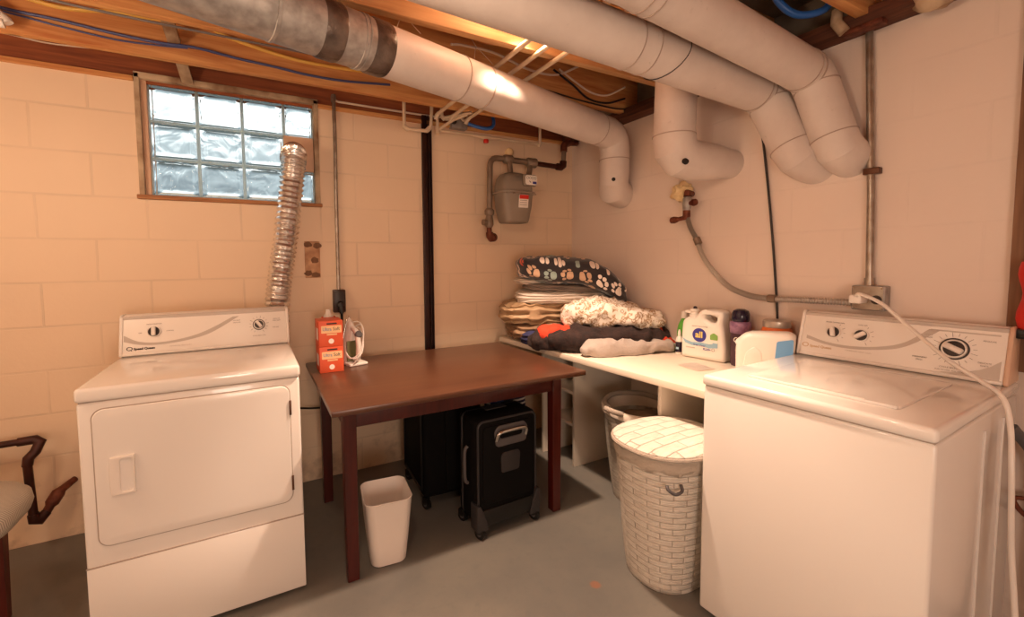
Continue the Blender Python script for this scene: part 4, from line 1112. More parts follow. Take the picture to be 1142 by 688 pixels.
# ------------------------------------------------------------------ table
t = thing('table', 'dark cherry stained wooden table with four square legs in the middle of the back wall', 'table', (-1.37, -.585, 0))
bm = bm_new(); box(bm, -1.985, -.757, -1.04, -.135, .716, .741, .005, 2); obj('tabletop', bm, M['table_top'], t)
for lx in (-1.932, -.907):
    for ly in (-.965, -.30):
        bm = bm_new()
        o_ = 0
        s0, s1 = .052, .046
        cx, cy = lx + .026, ly + .026
        loft(bm, [[(cx + sx * s / 2, cy + sy * s / 2, z) for sx, sy in ((-1, -1), (1, -1), (1, 1), (-1, 1))] for z, s in ((0, s1), (.6, s0), (.716, s0))])
        bmesh.ops.bevel(bm, geom=bm.edges[:], offset=.002, segments=1, affect='EDGES')
        obj('leg', bm, M['table_wood'], t)
for a in ((-1.885, -.905, -.958, -.938), (-1.885, -.905, -.272, -.252)):
    bm = bm_new(); box(bm, a[0], a[1], a[2], a[3], .635, .717, .003); obj('apron', bm, M['table_wood'], t)
for a in ((-1.926, -1.906), (-.881, -.861)):
    bm = bm_new(); box(bm, a[0], a[1], -.915, -.295, .635, .717, .003); obj('apron', bm, M['table_wood'], t)

# cartons on the table
def carton(z, lab):
    t = thing('softener_carton', lab, 'carton', (-1.888, -.355, z), 0, None)
    bm = bm_new(); box(bm, -.058, .058, -.072, .072, 0, .131, .002); obj('box', bm, M['orange_box'], t, world=False)
    G = lambda x, zz, o=.0726: Matrix.Translation((x, -o, zz)) @ F
    obj('label_panel', plate([rrect(.098, .038, .004)], .0006, 0, G(.002, .088)), M['cream_box'], t, world=False)
    obj('flap_slot', plate([rrect(.05, .007, .003)], .0008, 0, G(.004, .117)), M['dial_dark'], t, world=False)
    obj('lettering', letters('Ultra', .024, G(-.019, .089, .0734), sx=.85), M['blue_print'], t, world=False)
    obj('lettering', letters('Soft', .024, G(.0255, .089, .0734), sx=.85), M['grey_trim'], t, world=False)
    obj('emblem', plate([circle(.013, 20)], .0006, 0, G(.0, .028)), M['white_print'], t, world=False)
    obj('print_line', plate([rrect(.05, .007, .002)], .0006, 0, G(.004, .062)), M['cream_box'], t, world=False)
    obj('side_label', plate([rrect(.06, .06, .003)], .0006, 0, Matrix.Translation((-.0584, -.005, .06)) @ Matrix(((0, 0, -1, 0), (-1, 0, 0, 0), (0, 1, 0, 0), (0, 0, 0, 1)))), M['white_print'], t, world=False)
carton(.741, 'orange fabric softener carton standing on the table, lower of the two')
carton(.8725, 'orange fabric softener carton stacked on another one, upper of the two')
t = thing('bottle', 'white bottle with a pink label band peeking over the orange cartons', 'bottle', (-1.868, -.215, .741))
bm = bm_new(); lathe(bm, [(.034, 0), (.037, .006), (.037, .22), (.030, .255), (.018, .275), (.014, .285), (.014, .30), (0, .30)], 24); obj('bottle_body', bm, M['jug'], t, world=False)
bm = bm_new(); lathe(bm, [(.0378, .222), (.0378, .258), (.0365, .26), (.036, .222)], 24); obj('label', bm, M['orange_box'], t, world=False)

# steam iron standing on its heel
t = thing('clothes_iron', 'white and olive clothes iron standing on its heel with its cord wrapped round', 'iron', (-1.755, -.285, .741), R(14))
def tear(w, h, n=14):
    out = [(-w / 2, 0), (w / 2, 0)]
    for k in range(n + 1):
        a = k / n; out.append((w / 2 * (1 - a) ** .62, h * (.25 + .75 * a)))
    for k in range(n - 1, -1, -1):
        a = k / n; out.append((-w / 2 * (1 - a) ** .62, h * (.25 + .75 * a)))
    return out
bm = plate([tear(.105, .262)], .009, .003, Matrix.Translation((-.0, .045, 0)) @ F); obj('soleplate', bm, M['chrome'], t, world=False)
bm = bm_new(); secs = []
for y, s in ((.04, 1.), (.02, .97), (.0, .86), (-.012, .66)):
    secs.append([(x * s, y, .004 + z * (s if z > .05 else 1)) for x, z in tear(.098, .25)])
loft(bm, secs); obj('iron_shell', bm, M['plastic_w'], t, world=False, sm=50)
bm = bm_new(); tube(bm, spline([(0, -.0, .03), (0, -.05, .035), (0, -.068, .08), (0, -.064, .14), (0, -.045, .18), (0, .0, .195)], 6), .014, 12); obj('iron_handle', bm, M['plastic_w'], t, world=False)
bm = bm_new(); box(bm, -.045, .03, -.024, -.01, .02, .13, .006); obj('water_tank', bm, M['iron_green'], t, world=False)
bm = bm_new(); lathe(bm, [(.02, 0), (.02, .012), (.016, .016), (0, .016)], 18, axis_m((.005, -.055, .165), (0, -.9, .4))); obj('dial', bm, M['grey_trim'], t, world=False)
bm = bm_new(); box(bm, -.052, .052, -.07, .05, 0, .014, .005); obj('heel', bm, M['plastic_w'], t, world=False)
for ph, tl in ((0, .0), (.4, .05), (1., -.05)):
    pp = [(.046 * math.cos(a) * (1 + .1 * math.sin(2 * a + ph)), -.015 + .072 * math.sin(a), .12 + tl * .3 + .06 * math.sin(a + ph) + .05 * math.cos(a)) for a in [q / 20 * 2 * math.pi for q in range(21)]]
    bm = bm_new(); tube(bm, pp, .0036, 8, caps=False); obj('cord', bm, M['plastic_w'], t, world=False)

# ------------------------------------------------------------------ counter with its supports
CZ = .76
t = thing('counter', 'long white laminate counter along the right wall', 'counter', (-.32, -.88, .725))
bm = bm_new(); prism(bm, [(-.004, -.03), (-.004, -1.70), (-.612, -1.70), (-.70, -.06), (-.68, -.03)], CZ - .034, CZ, 'z', .004); obj('counter_top', bm, M['laminate'], t)
bm = bm_new(); box(bm, -.02, -.004, -1.70, -.03, CZ - .001, CZ + .06, .003); obj('backsplash', bm, M['laminate'], t)
def panel(name, lab, x0, x1, y0, y1, z0, z1, extra=()):
    tt = thing(name, lab, 'panel', ((x0 + x1) / 2, (y0 + y1) / 2, z0))
    bm = bm_new(); box(bm, x0, x1, y0, y1, z0, z1, .002); obj('panel_board', bm, M['laminate'], tt)
    for nm, a, m in extra:
        bm = bm_new(); box(bm, *a, .001); obj(nm, bm, m, tt)
    return tt
panel('support_panel', 'white upright panel under the counter just right of the table leg', -.49, -.004, -.63, -.61, 0, CZ - .034)
panel('support_panel', 'white upright panel under the counter farthest back, behind the table leg', -.535, -.004, -.36, -.342, 0, CZ - .034)
panel('support_panel', 'white upright panel under the counter behind the wicker hamper', -.56, -.004, -1.335, -1.315, 0, CZ - .034)
panel('support_panel', 'brown edged upright board under the counter beside the washing machine', -.57, -.004, -1.69, -1.672, 0, CZ - .034, [('edge_band', (-.575, -.5699, -1.692, -1.67, 0, CZ - .034), M['ply_edge'])])
for z, lab in ((.475, 'upper white shelf board between the two far support panels'), (.27, 'lower white shelf board between the two far support panels')):
    bm = bm_new(); box(bm, -.49, -.004, -.61, -.36, z - .018, z, .002); tag(obj('shelf_board', bm, M['laminate']), lab, 'shelf')

# ------------------------------------------------------------------ laundry
def cloth(name, lab, c, half, yaw, m, e=(.55, .55), folds=0, fold_amp=.02, amp=.02, freq=5., seed=0., bend_f=None, uvk=None, tilt=0., parts=None, nu=120, nv=60, cat='laundry'):
    bm = bm_new(); uvl = bm.loops.layers.uv.new('UVMap') if uvk else None
    def sp(v, p): return math.copysign(abs(v) ** p, v)
    ring = []; loc = {}
    rot = Matrix.Rotation(yaw, 4, 'Z') @ Matrix.Rotation(tilt, 4, 'Y')
    for j in range(nv + 1):
        th = -math.pi / 2 + math.pi * j / nv
        rr = []
        for i in range(nu if 0 < j < nv else 1):
            ph = 2 * math.pi * i / nu
            x = sp(math.cos(th), e[0]) * sp(math.cos(ph), e[1]); y = sp(math.cos(th), e[0]) * sp(math.sin(ph), e[1]); z = sp(math.sin(th), e[0])
            p = Vector((x * half[0], y * half[1], z * half[2]))
            side = (abs(x) ** 4 + abs(y) ** 4) ** .25
            if folds:
                g = abs(math.sin(math.pi * folds * (z * .5 + .5) + 1.3 * noise.noise(Vector((p.x * 4, p.y * 4, seed)))))
                k_ = fold_amp * (g - .6) * min(1, side * 1.2)
                rad = Vector((p.x, p.y, 0)); 
                if rad.length > 1e-5: p += rad.normalized() * k_
            q = p * freq + Vector((seed * 7.1, seed * 3.3, seed))
            n1 = noise.noise(q); n2 = noise.noise(q * 2.3 + Vector((9, 4, 2)))
            w_ = 1 - abs(noise.noise(q * .8 + Vector((3, 8, seed)))) * 2     # ridges
            n3 = (1 - abs(noise.noise(q * 2.1 + Vector((1, 2, seed)))) * 3)
            d = amp * (n1 * .7 + n2 * .3 + .3 * w_ + .28 * n3 + .15 * noise.noise(q * 5.5))
            nrm = Vector((x / max(half[0], .01) , y / max(half[1], .01), z / max(half[2], .01)))
            if nrm.length > 0: p += nrm.normalized() * d
            uvp = (p.x, p.y - p.z * .9)
            if bend_f: p = bend_f(p)
            wp = rot @ p + Vector(c)
            v = bm.verts.new(wp); loc[v] = uvp; rr.append(v)
        ring.append(rr)
    for j in range(nv):
        a, b = ring[j], ring[j + 1]
        for i in range(nu):
            if len(a) == 1: f = (a[0], b[i], b[(i + 1) % nu])
            elif len(b) == 1: f = (a[i], a[(i + 1) % nu], b[0])
            else: f = (a[i], a[(i + 1) % nu], b[(i + 1) % nu], b[i])
            ff_ = bm.faces.new(f)
            if uvl:
                for lp_ in ff_.loops: lp_[uvl].uv = (loc[lp_.vert][0] * uvk + 20, loc[lp_.vert][1] * uvk + 20)
    # rest flat: nothing below the counter top
    for v in bm.verts:
        if v.co.z < CZ + .002 and v.co.x > -.72: v.co.z = CZ + .002
        if v.co.x > -.006: v.co.x = -.006 - .2 * 0
        if v.co.y > -.006: v.co.y = -.006
    return tag(obj(name, bm, m, sm=80), lab, cat)

cloth('folded_sheet', 'navy blue folded cloth at the bottom of the laundry pile', (-.575, -.40, .80), (.13, .12, .042), R(-30), M['navy'], folds=3, amp=.02, seed=1)
cloth('quilt', 'brown folded quilt low in the laundry pile, under the tan one', (-.48, -.27, .825), (.22, .21, .062), R(-20), M['tan_dark'], folds=3, fold_amp=.025, amp=.025, seed=2)
cloth('quilt', 'shiny tan folded quilt bulging out on the left side of the laundry pile', (-.49, -.25, .955), (.26, .2, .068), R(-20), M['tan_sheet'], folds=4, fold_amp=.03, amp=.035, seed=3.4, freq=6)
cloth('folded_sheet', 'white striped folded sheet in the middle of the laundry pile', (-.37, -.33, 1.055), (.30, .2, .042), R(-24), M['white_sheet'], folds=5, fold_amp=.018, amp=.018, seed=4)
cloth('folded_sheet', 'grey folded sheet lying just under the paw print blanket', (-.38, -.36, 1.117), (.26, .18, .026), R(-24), M['grey_sheet'], folds=2, fold_amp=.015, amp=.012, seed=5, tilt=R(3))
cloth('folded_sheet', 'white folded sheet showing on the left between the grey sheet and the paw print blanket', (-.47, -.27, 1.15), (.19, .17, .022), R(-24), M['white_sheet'], folds=3, fold_amp=.015, amp=.012, seed=5.7, tilt=R(4))
def paw_bend(p):
    s = max(0, p.x + .02); return Vector((p.x, p.y, p.z - 1.15 * s * s - .0))
cloth('fleece_blanket', 'charcoal fleece blanket printed with paw prints on top of the laundry pile', (-.365, -.43, 1.232), (.35, .19, .082), R(-27), M['paw'], e=(.6, .5), folds=2, fold_amp=.02, amp=.022, seed=6, bend_f=paw_bend, uvk=9.5, nu=110, nv=48, tilt=R(2))
cloth('throw_blanket', 'black and dark brown fleece throw lying along the front of the laundry pile', (-.335, -.745, .832), (.37, .15, .066), R(-25), M['dark_fleece'], e=(.7, .6), folds=1, fold_amp=.02, amp=.045, freq=6, seed=7)
cloth('throw_blanket', 'black fleece corner hanging over the counter edge at the left of the laundry', (-.635, -.545, .80), (.11, .09, .06), R(-25), M['dark_fleece'], e=(.8, .8), amp=.035, freq=8, seed=8)
cloth('red_throw', 'red fleece edge folded over the left end of the black throw', (-.53, -.61, .852), (.15, .06, .04), R(-12), M['red_fleece'], e=(.8, .7), amp=.04, freq=9, seed=9)
cloth('red_throw', 'red fleece corner trailing to the right behind the grey blanket', (-.075, -.91, .815), (.085, .085, .06), R(-40), M['red_fleece'], e=(.8, .8), amp=.035, freq=10, seed=10, bend_f=lambda p: Vector((p.x, p.y, p.z - .5 * max(0, p.x))))
cloth('floral_sheet', 'crumpled white sheet with a brown floral print on the black throw', (-.265, -.70, .958), (.30, .15, .08), R(-28), M['floral'], e=(.75, .7), amp=.05, freq=6, seed=11, bend_f=lambda p: Vector((p.x, p.y, p.z * (1 - .9 * max(0, p.x)) - .12 * max(0, p.x))))
cloth('grey_blanket', 'pale grey fleece rolled along the front edge below the black throw', (-.335, -.925, .795), (.30, .055, .036), R(-14), M['grey_fleece'], e=(.7, .6), amp=.03, freq=7, seed=12)

# ------------------------------------------------------------------ bottles on the counter
def side_m(p, yaw):
    """x axis along the wall toward the camera's right, y up, z facing the room"""
    x = Vector((math.sin(yaw), -math.cos(yaw), 0)); n_ = x.cross(Vector((0, 0, 1)))
    return xyz_m(p, x, (0, 0, 1), n_)
def rounded(loop, r=.012, n=4):
    out = []
    m_ = len(loop)
    for i in range(m_):
        a, b, c = Vector(loop[i - 1]), Vector(loop[i]), Vector(loop[(i + 1) % m_])
        rr = min(r, (a - b).length * .45, (c - b).length * .45)
        p = b + (a - b).normalized() * rr; q = b + (c - b).normalized() * rr
        for k in range(n + 1):
            t_ = k / n; v = p * (1 - t_) ** 2 + b * 2 * t_ * (1 - t_) + q * t_ * t_; out.append((v.x, v.y))
    return out
t = thing('detergent_jug', 'big white detergent jug with a round blue emblem and a spout, standing on the counter', 'jug', (-.085, -1.225, CZ))
S = side_m((-.085, -1.225, CZ), R(8))
body = rounded([(-.118, 0), (.118, 0), (.122, .06), (.112, .15), (.10, .20), (.108, .235), (.108, .262), (.075, .27), (-.01, .268), (-.035, .235), (-.045, .225), (-.085, .225), (-.112, .20), (-.118, .12)], .02)
hole = rounded([(.012, .25), (.075, .232), (.068, .207), (.045, .2), (.008, .222)], .012)
jb = obj('jug_body', plate([body, hole], .095, .022, S @ Matrix.Translation((0, 0, -.002)), 4), M['jug'], t, sm=50)
bm = bm_new(); lathe(bm, [(.026, 0), (.026, .012), (.02, .016), (.018, .028), (.024, .034), (.022, .044), (0, .046)], 18, S @ Matrix.Translation((-.065, .222, 0)) @ Matrix.Rotation(R(-90), 4, 'X')); obj('spout_cap', bm, M['jug'], t)
bm = bm_new(); lathe(bm, [(.010, 0), (.010, .008), (.004, .012), (0, .012)], 12, S @ Matrix.Translation((-.062, .268, 0)) @ Matrix.Rotation(R(-90), 4, 'X')); obj('spout_button', bm, M['dark_cap'], t)
bm = bm_new(); box(bm, -.115, -.08, .24, .255, -.012, .012, .004, mtx=S); obj('spout_tap', bm, M['jug'], t)
zf = .0463
lb = obj('label', plate([rounded([(-.105, .055), (.085, .055), (.085, .16), (.03, .185), (-.06, .19), (-.10, .165)], .02)], .0012, 0, S @ Matrix.Translation((0, 0, zf))), M['jug'], t)
obj('label_wave', plate([[(-.105, .108), (-.085, .098), (-.05, .09), (0, .094), (.04, .09), (.085, .10), (.085, .075), (.04, .068), (0, .078), (-.05, .072), (-.09, .082)]], .0012, 0, S @ Matrix.Translation((0, 0, zf + .0006))), M['label_ltblue'], t)
obj('emblem', plate([circle(.037, 36)], .0014, 0, S @ Matrix.Translation((-.012, .132, zf + .0012))), M['label_blue'], t)
obj('lettering', letters('all', .046, S @ Matrix.Translation((-.013, .133, zf + .0024)), bold=.0012), M['yellow_txt'], t)
obj('lettering', letters('free clear', .017, S @ Matrix.Translation((-.01, .078, zf + .002))), M['label_blue'], t)
obj('lettering', letters('PLUS+', .015, S @ Matrix.Translation((.03, .06, zf + .002)), bold=.0004), M['label_blue'], t)
obj('lettering', letters('MIGHTY PACS POWER', .0085, S @ Matrix.Translation((-.01, .178, zf + .002))), M['print'], t)
obj('green_badge', plate([rounded([(.045, .115), (.085, .115), (.085, .14), (.064, .152), (.045, .14)], .006)], .0012, 0, S @ Matrix.Translation((0, 0, zf + .001))), M['label_green'], t)
obj('small_badge', plate([circle(.008, 18), circle(.0062, 18)], .0012, 0, S @ Matrix.Translation((.062, .062, zf + .001))), M['print'], t)
obj('small_badge', plate([rrect(.018, .02, .003)], .0012, 0, S @ Matrix.Translation((.068, .09, zf + .001))), M['label_ltblue'], t)
obj('print_line', plate([rrect(.05, .006, .001)], .0012, 0, S @ Matrix.Translation((-.06, .06, zf + .001))), M['swoosh'], t)

t = thing('bottle', 'bright green bottle half hidden behind the left side of the big white jug', 'bottle', (-.045, -1.06, CZ))
bm = bm_new(); lathe(bm, [(.034, 0), (.038, .008), (.038, .12), (.032, .16), (.018, .19), (.014, .2), (.014, .215), (0, .216)], 24, Matrix.Translation((-.045, -1.06, CZ))); obj('bottle_body', bm, M['green_bottle'], t)
bm = bm_new(); lathe(bm, [(.017, .2), (.017, .235), (.012, .24), (0, .24)], 18, Matrix.Translation((-.045, -1.06, CZ))); obj('cap', bm, M['jug'], t)
t = thing('bottle', 'small white dropper bottle with a black label left of the big white jug', 'bottle', (-.10, -1.072, CZ))
bm = bm_new(); lathe(bm, [(.017, 0), (.019, .004), (.019, .085), (.014, .097), (.009, .102), (.009, .118), (.005, .138), (0, .14)], 20, Matrix.Translation((-.10, -1.072, CZ))); obj('bottle_body', bm, M['jug'], t)
bm = bm_new(); lathe(bm, [(.0196, .012), (.0196, .07), (.0188, .071), (.0188, .011)], 20, Matrix.Translation((-.10, -1.072, CZ))); obj('label', bm, M['dark_cap'], t)
obj('label_print', plate([rrect(.016, .012, .002)], .001, 0, side_m((-.10, -1.072, CZ), R(8)) @ Matrix.Translation((0, .035, .0198))), M['label_ltblue'], t)

t = thing('bottle', 'dark plum bottle with a round black cap and lilac collar beside the big jug', 'bottle', (-.075, -1.405, CZ))
Q = Matrix.Translation((-.075, -1.405, CZ))
bm = bm_new(); lathe(bm, [(.038, 0), (.043, .01), (.043, .17), (.045, .205), (.04, .215), (0, .215)], 26, Q); obj('bottle_body', bm, M['purple_bottle'], t)
bm = bm_new(); lathe(bm, [(.044, .165), (.047, .17), (.05, .205), (.046, .222), (.03, .226), (0, .226)], 26, Q); obj('sleeve', bm, M['purple_sleeve'], t)
bm = bm_new(); lathe(bm, [(.036, .222), (.04, .235), (.04, .262), (.034, .278), (.018, .286), (0, .287)], 26, Q); obj('cap', bm, M['dark_cap'], t)
Sp = side_m((-.075, -1.405, CZ), R(25))
obj('label_ring', plate([circle(.013, 20), circle(.009, 20)], .001, 0, Sp @ Matrix.Translation((-.012, .135, .0415))), M['white_print'], t)
obj('lettering', letters('unstopables', .013, Sp @ Matrix.Translation((-.012, .07, .0425)) @ Matrix.Rotation(R(90), 4, 'Z')), M['white_print'], t)

t = thing('tub', 'orange translucent tub with a silver screw lid behind the leaning white jug', 'tub', (-.075, -1.575, CZ))
Q = Matrix.Translation((-.075, -1.575, CZ))
bm = bm_new(); lathe(bm, [(.06, 0), (.066, .01), (.068, .17), (.062, .20), (.052, .222), (0, .222)], 30, Q); obj('tub_body', bm, M['orange_tub'], t)
bm = bm_new(); lathe(bm, [(.055, .218), (.056, .22), (.056, .246), (.052, .25), (0, .25)], 30, Q); obj('lid', bm, M['silver_lid'], t)

t = thing('detergent_jug', 'white jug with a light blue label standing between the plum bottle and the washing machine', 'jug', (-.20, -1.582, CZ))
S = side_m((-.20, -1.582, CZ), R(22))
body = rounded([(-.10, 0), (.12, 0), (.125, .20), (.10, .215), (-.045, .205), (-.08, .19), (-.10, .15)], .022)
obj('jug_body', plate([body], .10, .026, S, 4), M['jug'], t, sm=50)
bm = bm_new(); lathe(bm, [(.024, 0), (.024, .018), (.02, .022), (0, .022)], 20, S @ Matrix.Translation((-.075, .15, .012)) @ axis_m((0, 0, 0), (-.55, .65, .45))); obj('cap', bm, M['jug'], t)
obj('grip_panel', plate([rounded([(-.07, .03), (.012, .03), (.004, .125), (-.02, .145), (-.055, .12)], .018)], .008, .003, S @ Matrix.Translation((0, 0, .048))), M['jug'], t)
obj('label', plate([rounded([(.05, .02), (.118, .02), (.12, .19), (.06, .175)], .008)], .0015, 0, S @ Matrix.Translation((0, 0, .0505))), M['label_sky'], t)
obj('label_band', plate([rrect(.03, .05, .004)], .0015, 0, S @ Matrix.Translation((.066, .06, .0515))), M['label_blue'], t)
obj('lettering', letters('FRESH', .016, S @ Matrix.Translation((.098, .085, .0525)) @ Matrix.Rotation(R(90), 4, 'Z'), bold=.0005), M['white_print'], t)
bm = bm_new()
g = [[bm.verts.new((-.34 + .11 * i / 6 - .03 * k / 4, -1.24 - .14 * k / 4 - .02 * i / 6, CZ + .003 + .005 * abs(noise.noise(Vector((i * .9, k * .8, 2)))))) for k in range(5)] for i in range(7)]
for i in range(6):
    for k in range(4): bm.faces.new((g[i][k], g[i + 1][k], g[i + 1][k + 1], g[i][k + 1]))
bmesh.ops.solidify(bm, geom=bm.faces[:], thickness=.001)
tag(obj('paper_slip', bm, M['paper']), 'crumpled white slip of paper lying on the counter near the washing machine', 'paper')

# ------------------------------------------------------------------ hampers
def basket(bm, cx, cy, rx0, ry0, rx1, ry1, z0, z1, n=72, k=26, p=2.4, uvx=11, uvy=9.5, wall=.008):
    uvl = bm.loops.layers.uv.new('UVMap'); data = {}
    rows = []
    for j in range(k + 1):
        t_ = j / k; rx = rx0 + (rx1 - rx0) * t_ ** .8; ry = ry0 + (ry1 - ry0) * t_ ** .8; z = z0 + (z1 - z0) * t_
        row = []
        for i in range(n):
            a = 2 * math.pi * i / n; c_, s_ = math.cos(a), math.sin(a)
            v = bm.verts.new((cx + rx * math.copysign(abs(c_) ** (2 / p), c_), cy + ry * math.copysign(abs(s_) ** (2 / p), s_), z))
            row.append(v)
        rows.append(row)
    for j in range(k):
        for i in range(n):
            f = bm.faces.new((rows[j][i], rows[j][(i + 1) % n], rows[j + 1][(i + 1) % n], rows[j + 1][i]))
            for lp_, (ii, jj) in zip(f.loops, ((i, j), (i + 1, j), (i + 1, j + 1), (i, j + 1))): lp_[uvl].uv = (ii / n * uvx + 32, jj / k * uvy + 32)
    f = bm.faces.new(rows[0][::-1])
    return rows
HX, HY = -.725, -1.515
t = thing('laundry_hamper', 'tall cream wicker hamper with a lid and cloth liner beside the washing machine', 'hamper', (HX, HY, 0))
bm = bm_new(); basket(bm, HX, HY, .165, .14, .218, .186, 0, .535); 
o = obj('basket', bm, M['wicker'], t, sm=80)
def ell(cx, cy, rx, ry, z, n=60, p=2.4):
    return [(cx + rx * math.copysign(abs(math.cos(a)) ** (2 / p), math.cos(a)), cy + ry * math.copysign(abs(math.sin(a)) ** (2 / p), math.sin(a)), z) for a in [2 * math.pi * i / n for i in range(n)]]
bm = bm_new()
L0 = [ell(HX, HY, .221 + .003 * (i % 2), .189 + .003 * (i % 2), .50 + .02 * i) for i in range(4)]
for s_ in L0[:1]:
    for i, q in enumerate(s_): s_[i] = (q[0], q[1], q[2] + .006 * math.sin(i * 1.1) + .004 * math.sin(i * 2.7))
loft(bm, L0, cap=False); bmesh.ops.solidify(bm, geom=bm.faces[:], thickness=.003); obj('liner', bm, M['liner'], t, sm=60)
bm = bm_new(); uvl = bm.loops.layers.uv.new('UVMap')
secs = [ell(HX, HY, .224, .192, .548), ell(HX, HY, .229, .197, .555), ell(HX, HY, .227, .195, .572), ell(HX, HY, .197, .167, .582), ell(HX, HY, .10, .095, .588), ell(HX, HY, .01, .01, .59)]
loft(bm, secs)
for f in bm.faces:
    for lp_ in f.loops: lp_[uvl].uv = (lp_.vert.co.x * 7 + 30, lp_.vert.co.y * 8 + 30)
obj('lid', bm, M['wicker'], t, sm=50)
bm = bm_new(); tube(bm, ell(HX, HY, .229, .197, .560) + ell(HX, HY, .229, .197, .560)[:1], .008, 8, caps=False); obj('lid_rim', bm, M['rope'], t)
bm = bm_new(); tube(bm, spline([(HX - .19, HY - .145, .47), (HX - .195, HY - .155, .46), (HX - .175, HY - .17, .445), (HX - .15, HY - .178, .455), (HX - .14, HY - .165, .47)], 5), .006, 8); obj('handle_loop', bm, M['grey_trim'], t)

HX2, HY2 = -.385, -1.06
t = thing('laundry_basket', 'open woven basket with grey cloth handles under the counter, behind the wicker hamper', 'hamper', (HX2, HY2, 0))
bm = bm_new(); basket(bm, HX2, HY2, .135, .13, .192, .19, 0, .5)
bmesh.ops.solidify(bm, geom=bm.faces[:], thickness=.006); obj('basket', bm, M['wicker'], t, sm=80)
bm = bm_new(); loft(bm, [ell(HX2, HY2, .196, .194, .47), ell(HX2, HY2, .2, .198, .505), ell(HX2, HY2, .192, .19, .512), ell(HX2, HY2, .184, .182, .44)], cap=False); obj('liner', bm, M['liner'], t, sm=60)
for pts in ([(HX2 - .185, HY2 - .05, .50), (HX2 - .225, HY2 - .03, .515), (HX2 - .235, HY2 + .02, .52), (HX2 - .185, HY2 + .06, .50)], [(HX2 - .185, HY2 + .05, .505), (HX2 - .13, HY2 + .14, .515), (HX2 - .0, HY2 + .19, .52), (HX2 + .13, HY2 + .14, .515), (HX2 + .18, HY2 + .03, .505)]):
    bm = bm_new(); tube(bm, spline(pts, 6), .014, 10); obj('handle', bm, M['rope'], t)
bm = bm_new(); bmesh.ops.create_icosphere(bm, subdivisions=4, radius=1)
for v in bm.verts:
    v.co *= 1 + .2 * noise.noise(v.co * 3); v.co = Vector((HX2 + v.co.x * .165, HY2 + v.co.y * .16, .40 + v.co.z * .06))
tag(obj('clothes_heap', bm, M['tan_dark'], sm=80), 'small heap of brownish clothes inside the open woven basket', 'laundry')

# ------------------------------------------------------------------ things on the floor
def wheel(parent, x, y, r=.024, yaw=0.):
    bm = bm_new()
    m = Matrix.Translation((x, y, r)) @ Matrix.Rotation(yaw, 4, 'Z') @ Matrix.Rotation(R(90), 4, 'Y')
    lathe(bm, [(r * .5, -.011), (r, -.009), (r, .009), (r * .5, .011)], 20, m); o = obj('wheel', bm, M['black'], parent)
    bm = bm_new(); lathe(bm, [(r * .4, -.0125), (r * .45, -.0115), (r * .45, .0115), (r * .4, .0125)], 14, m); obj('hub', bm, M['grey_trim'], o)
    bm = bm_new(); box(bm, -.016, .016, -.012, .022, r * .9, .062, .006, mtx=Matrix.Translation((x, y, 0)) @ Matrix.Rotation(yaw, 4, 'Z')); obj('wheel_fork', bm, M['black'], parent)

t = thing('suitcase', 'black carry on suitcase with a silver handle, nearer of the two under the table', 'suitcase', (-1.18, -.865, 0), R(2))
W_ = world_of(t)
bm = bm_new(); box(bm, -.172, .172, -.105, .095, .055, .565, .034, 4); obj('case_body', bm, M['black_fab'], t, world=False, sm=60)
fr = rrect(.316, .485, .03, 0, .31, n=6)
bm = bm_new(); tube(bm, [(p[0] * 1.03, -.098, p[1]) for p in fr] + [(fr[0][0] * 1.03, -.098, fr[0][1])], .0055, 8, caps=False); obj('piping', bm, M['dark_trim'], t, world=False)
bm = bm_new(); tube(bm, [(p[0] * 1.06, .045, p[1] * 1.02 - .005) for p in fr] + [(fr[0][0] * 1.06, .045, fr[0][1] * 1.02 - .005)], .009, 8, caps=False); obj('zip_band', bm, M['dark_trim'], t, world=False)
obj('front_pocket', plate([rrect(.285, .37, .03, n=6)], .014, .005, Matrix.Translation((0, -.106, .345)) @ F), M['black_fab'], t, world=False)
obj('handle_mount', plate([rounded([(-.085, .425), (.085, .425), (.095, .50), (.075, .525), (-.075, .525), (-.095, .50)], .02), rounded([(-.062, .462), (.062, .462), (.066, .497), (-.066, .497)], .012)], .012, .004, Matrix.Translation((.01, -.113, 0)) @ F), M['grey_trim'], t, world=False)
bm = bm_new(); tube(bm, spline([(-.075, -.118, .46), (-.07, -.13, .492), (-.04, -.133, .502), (.05, -.133, .502), (.085, -.13, .492), (.092, -.118, .46)], 5), .009, 10); obj('carry_handle', bm, M['chrome'], t, world=False)
obj('badge', plate([rounded([(-.045, .295), (.055, .295), (.062, .375), (.05, .392), (-.035, .392), (-.048, .375)], .014)], .006, .002, Matrix.Translation((.0, -.114, 0)) @ F), M['dark_trim'], t, world=False)
bm = bm_new(); box(bm, -.06, .06, .0, .06, .56, .569, .003); obj('top_handle', bm, M['dark_trim'], t, world=False)
bm = bm_new(); tube(bm, spline([(-.176, -.02, .24), (-.19, -.02, .26), (-.192, -.02, .33), (-.19, -.02, .40), (-.176, -.02, .42)], 5), .008, 8); obj('side_handle', bm, M['grey_trim'], t, world=False)
bm = bm_new(); box(bm, -.165, .165, -.112, -.09, .055, .135, .006); obj('skid_plate', bm, M['black'], t, world=False)
for sx in (-1, 1):
    bm = bm_new(); prism(bm, [(sx * .18, .04), (sx * .115, .04), (sx * .135, .11), (sx * .16, .165), (sx * .18, .165)], -.119, -.05, 'y', .006); obj('corner_guard', bm, M['dark_trim'], t, world=False)
for wx, wy_ in ((-.155, -.10), (.155, -.10), (-.155, .075), (.155, .075)):
    p = W_ @ Vector((wx, wy_, 0)); wheel(t, p.x, p.y, .027, R(25))

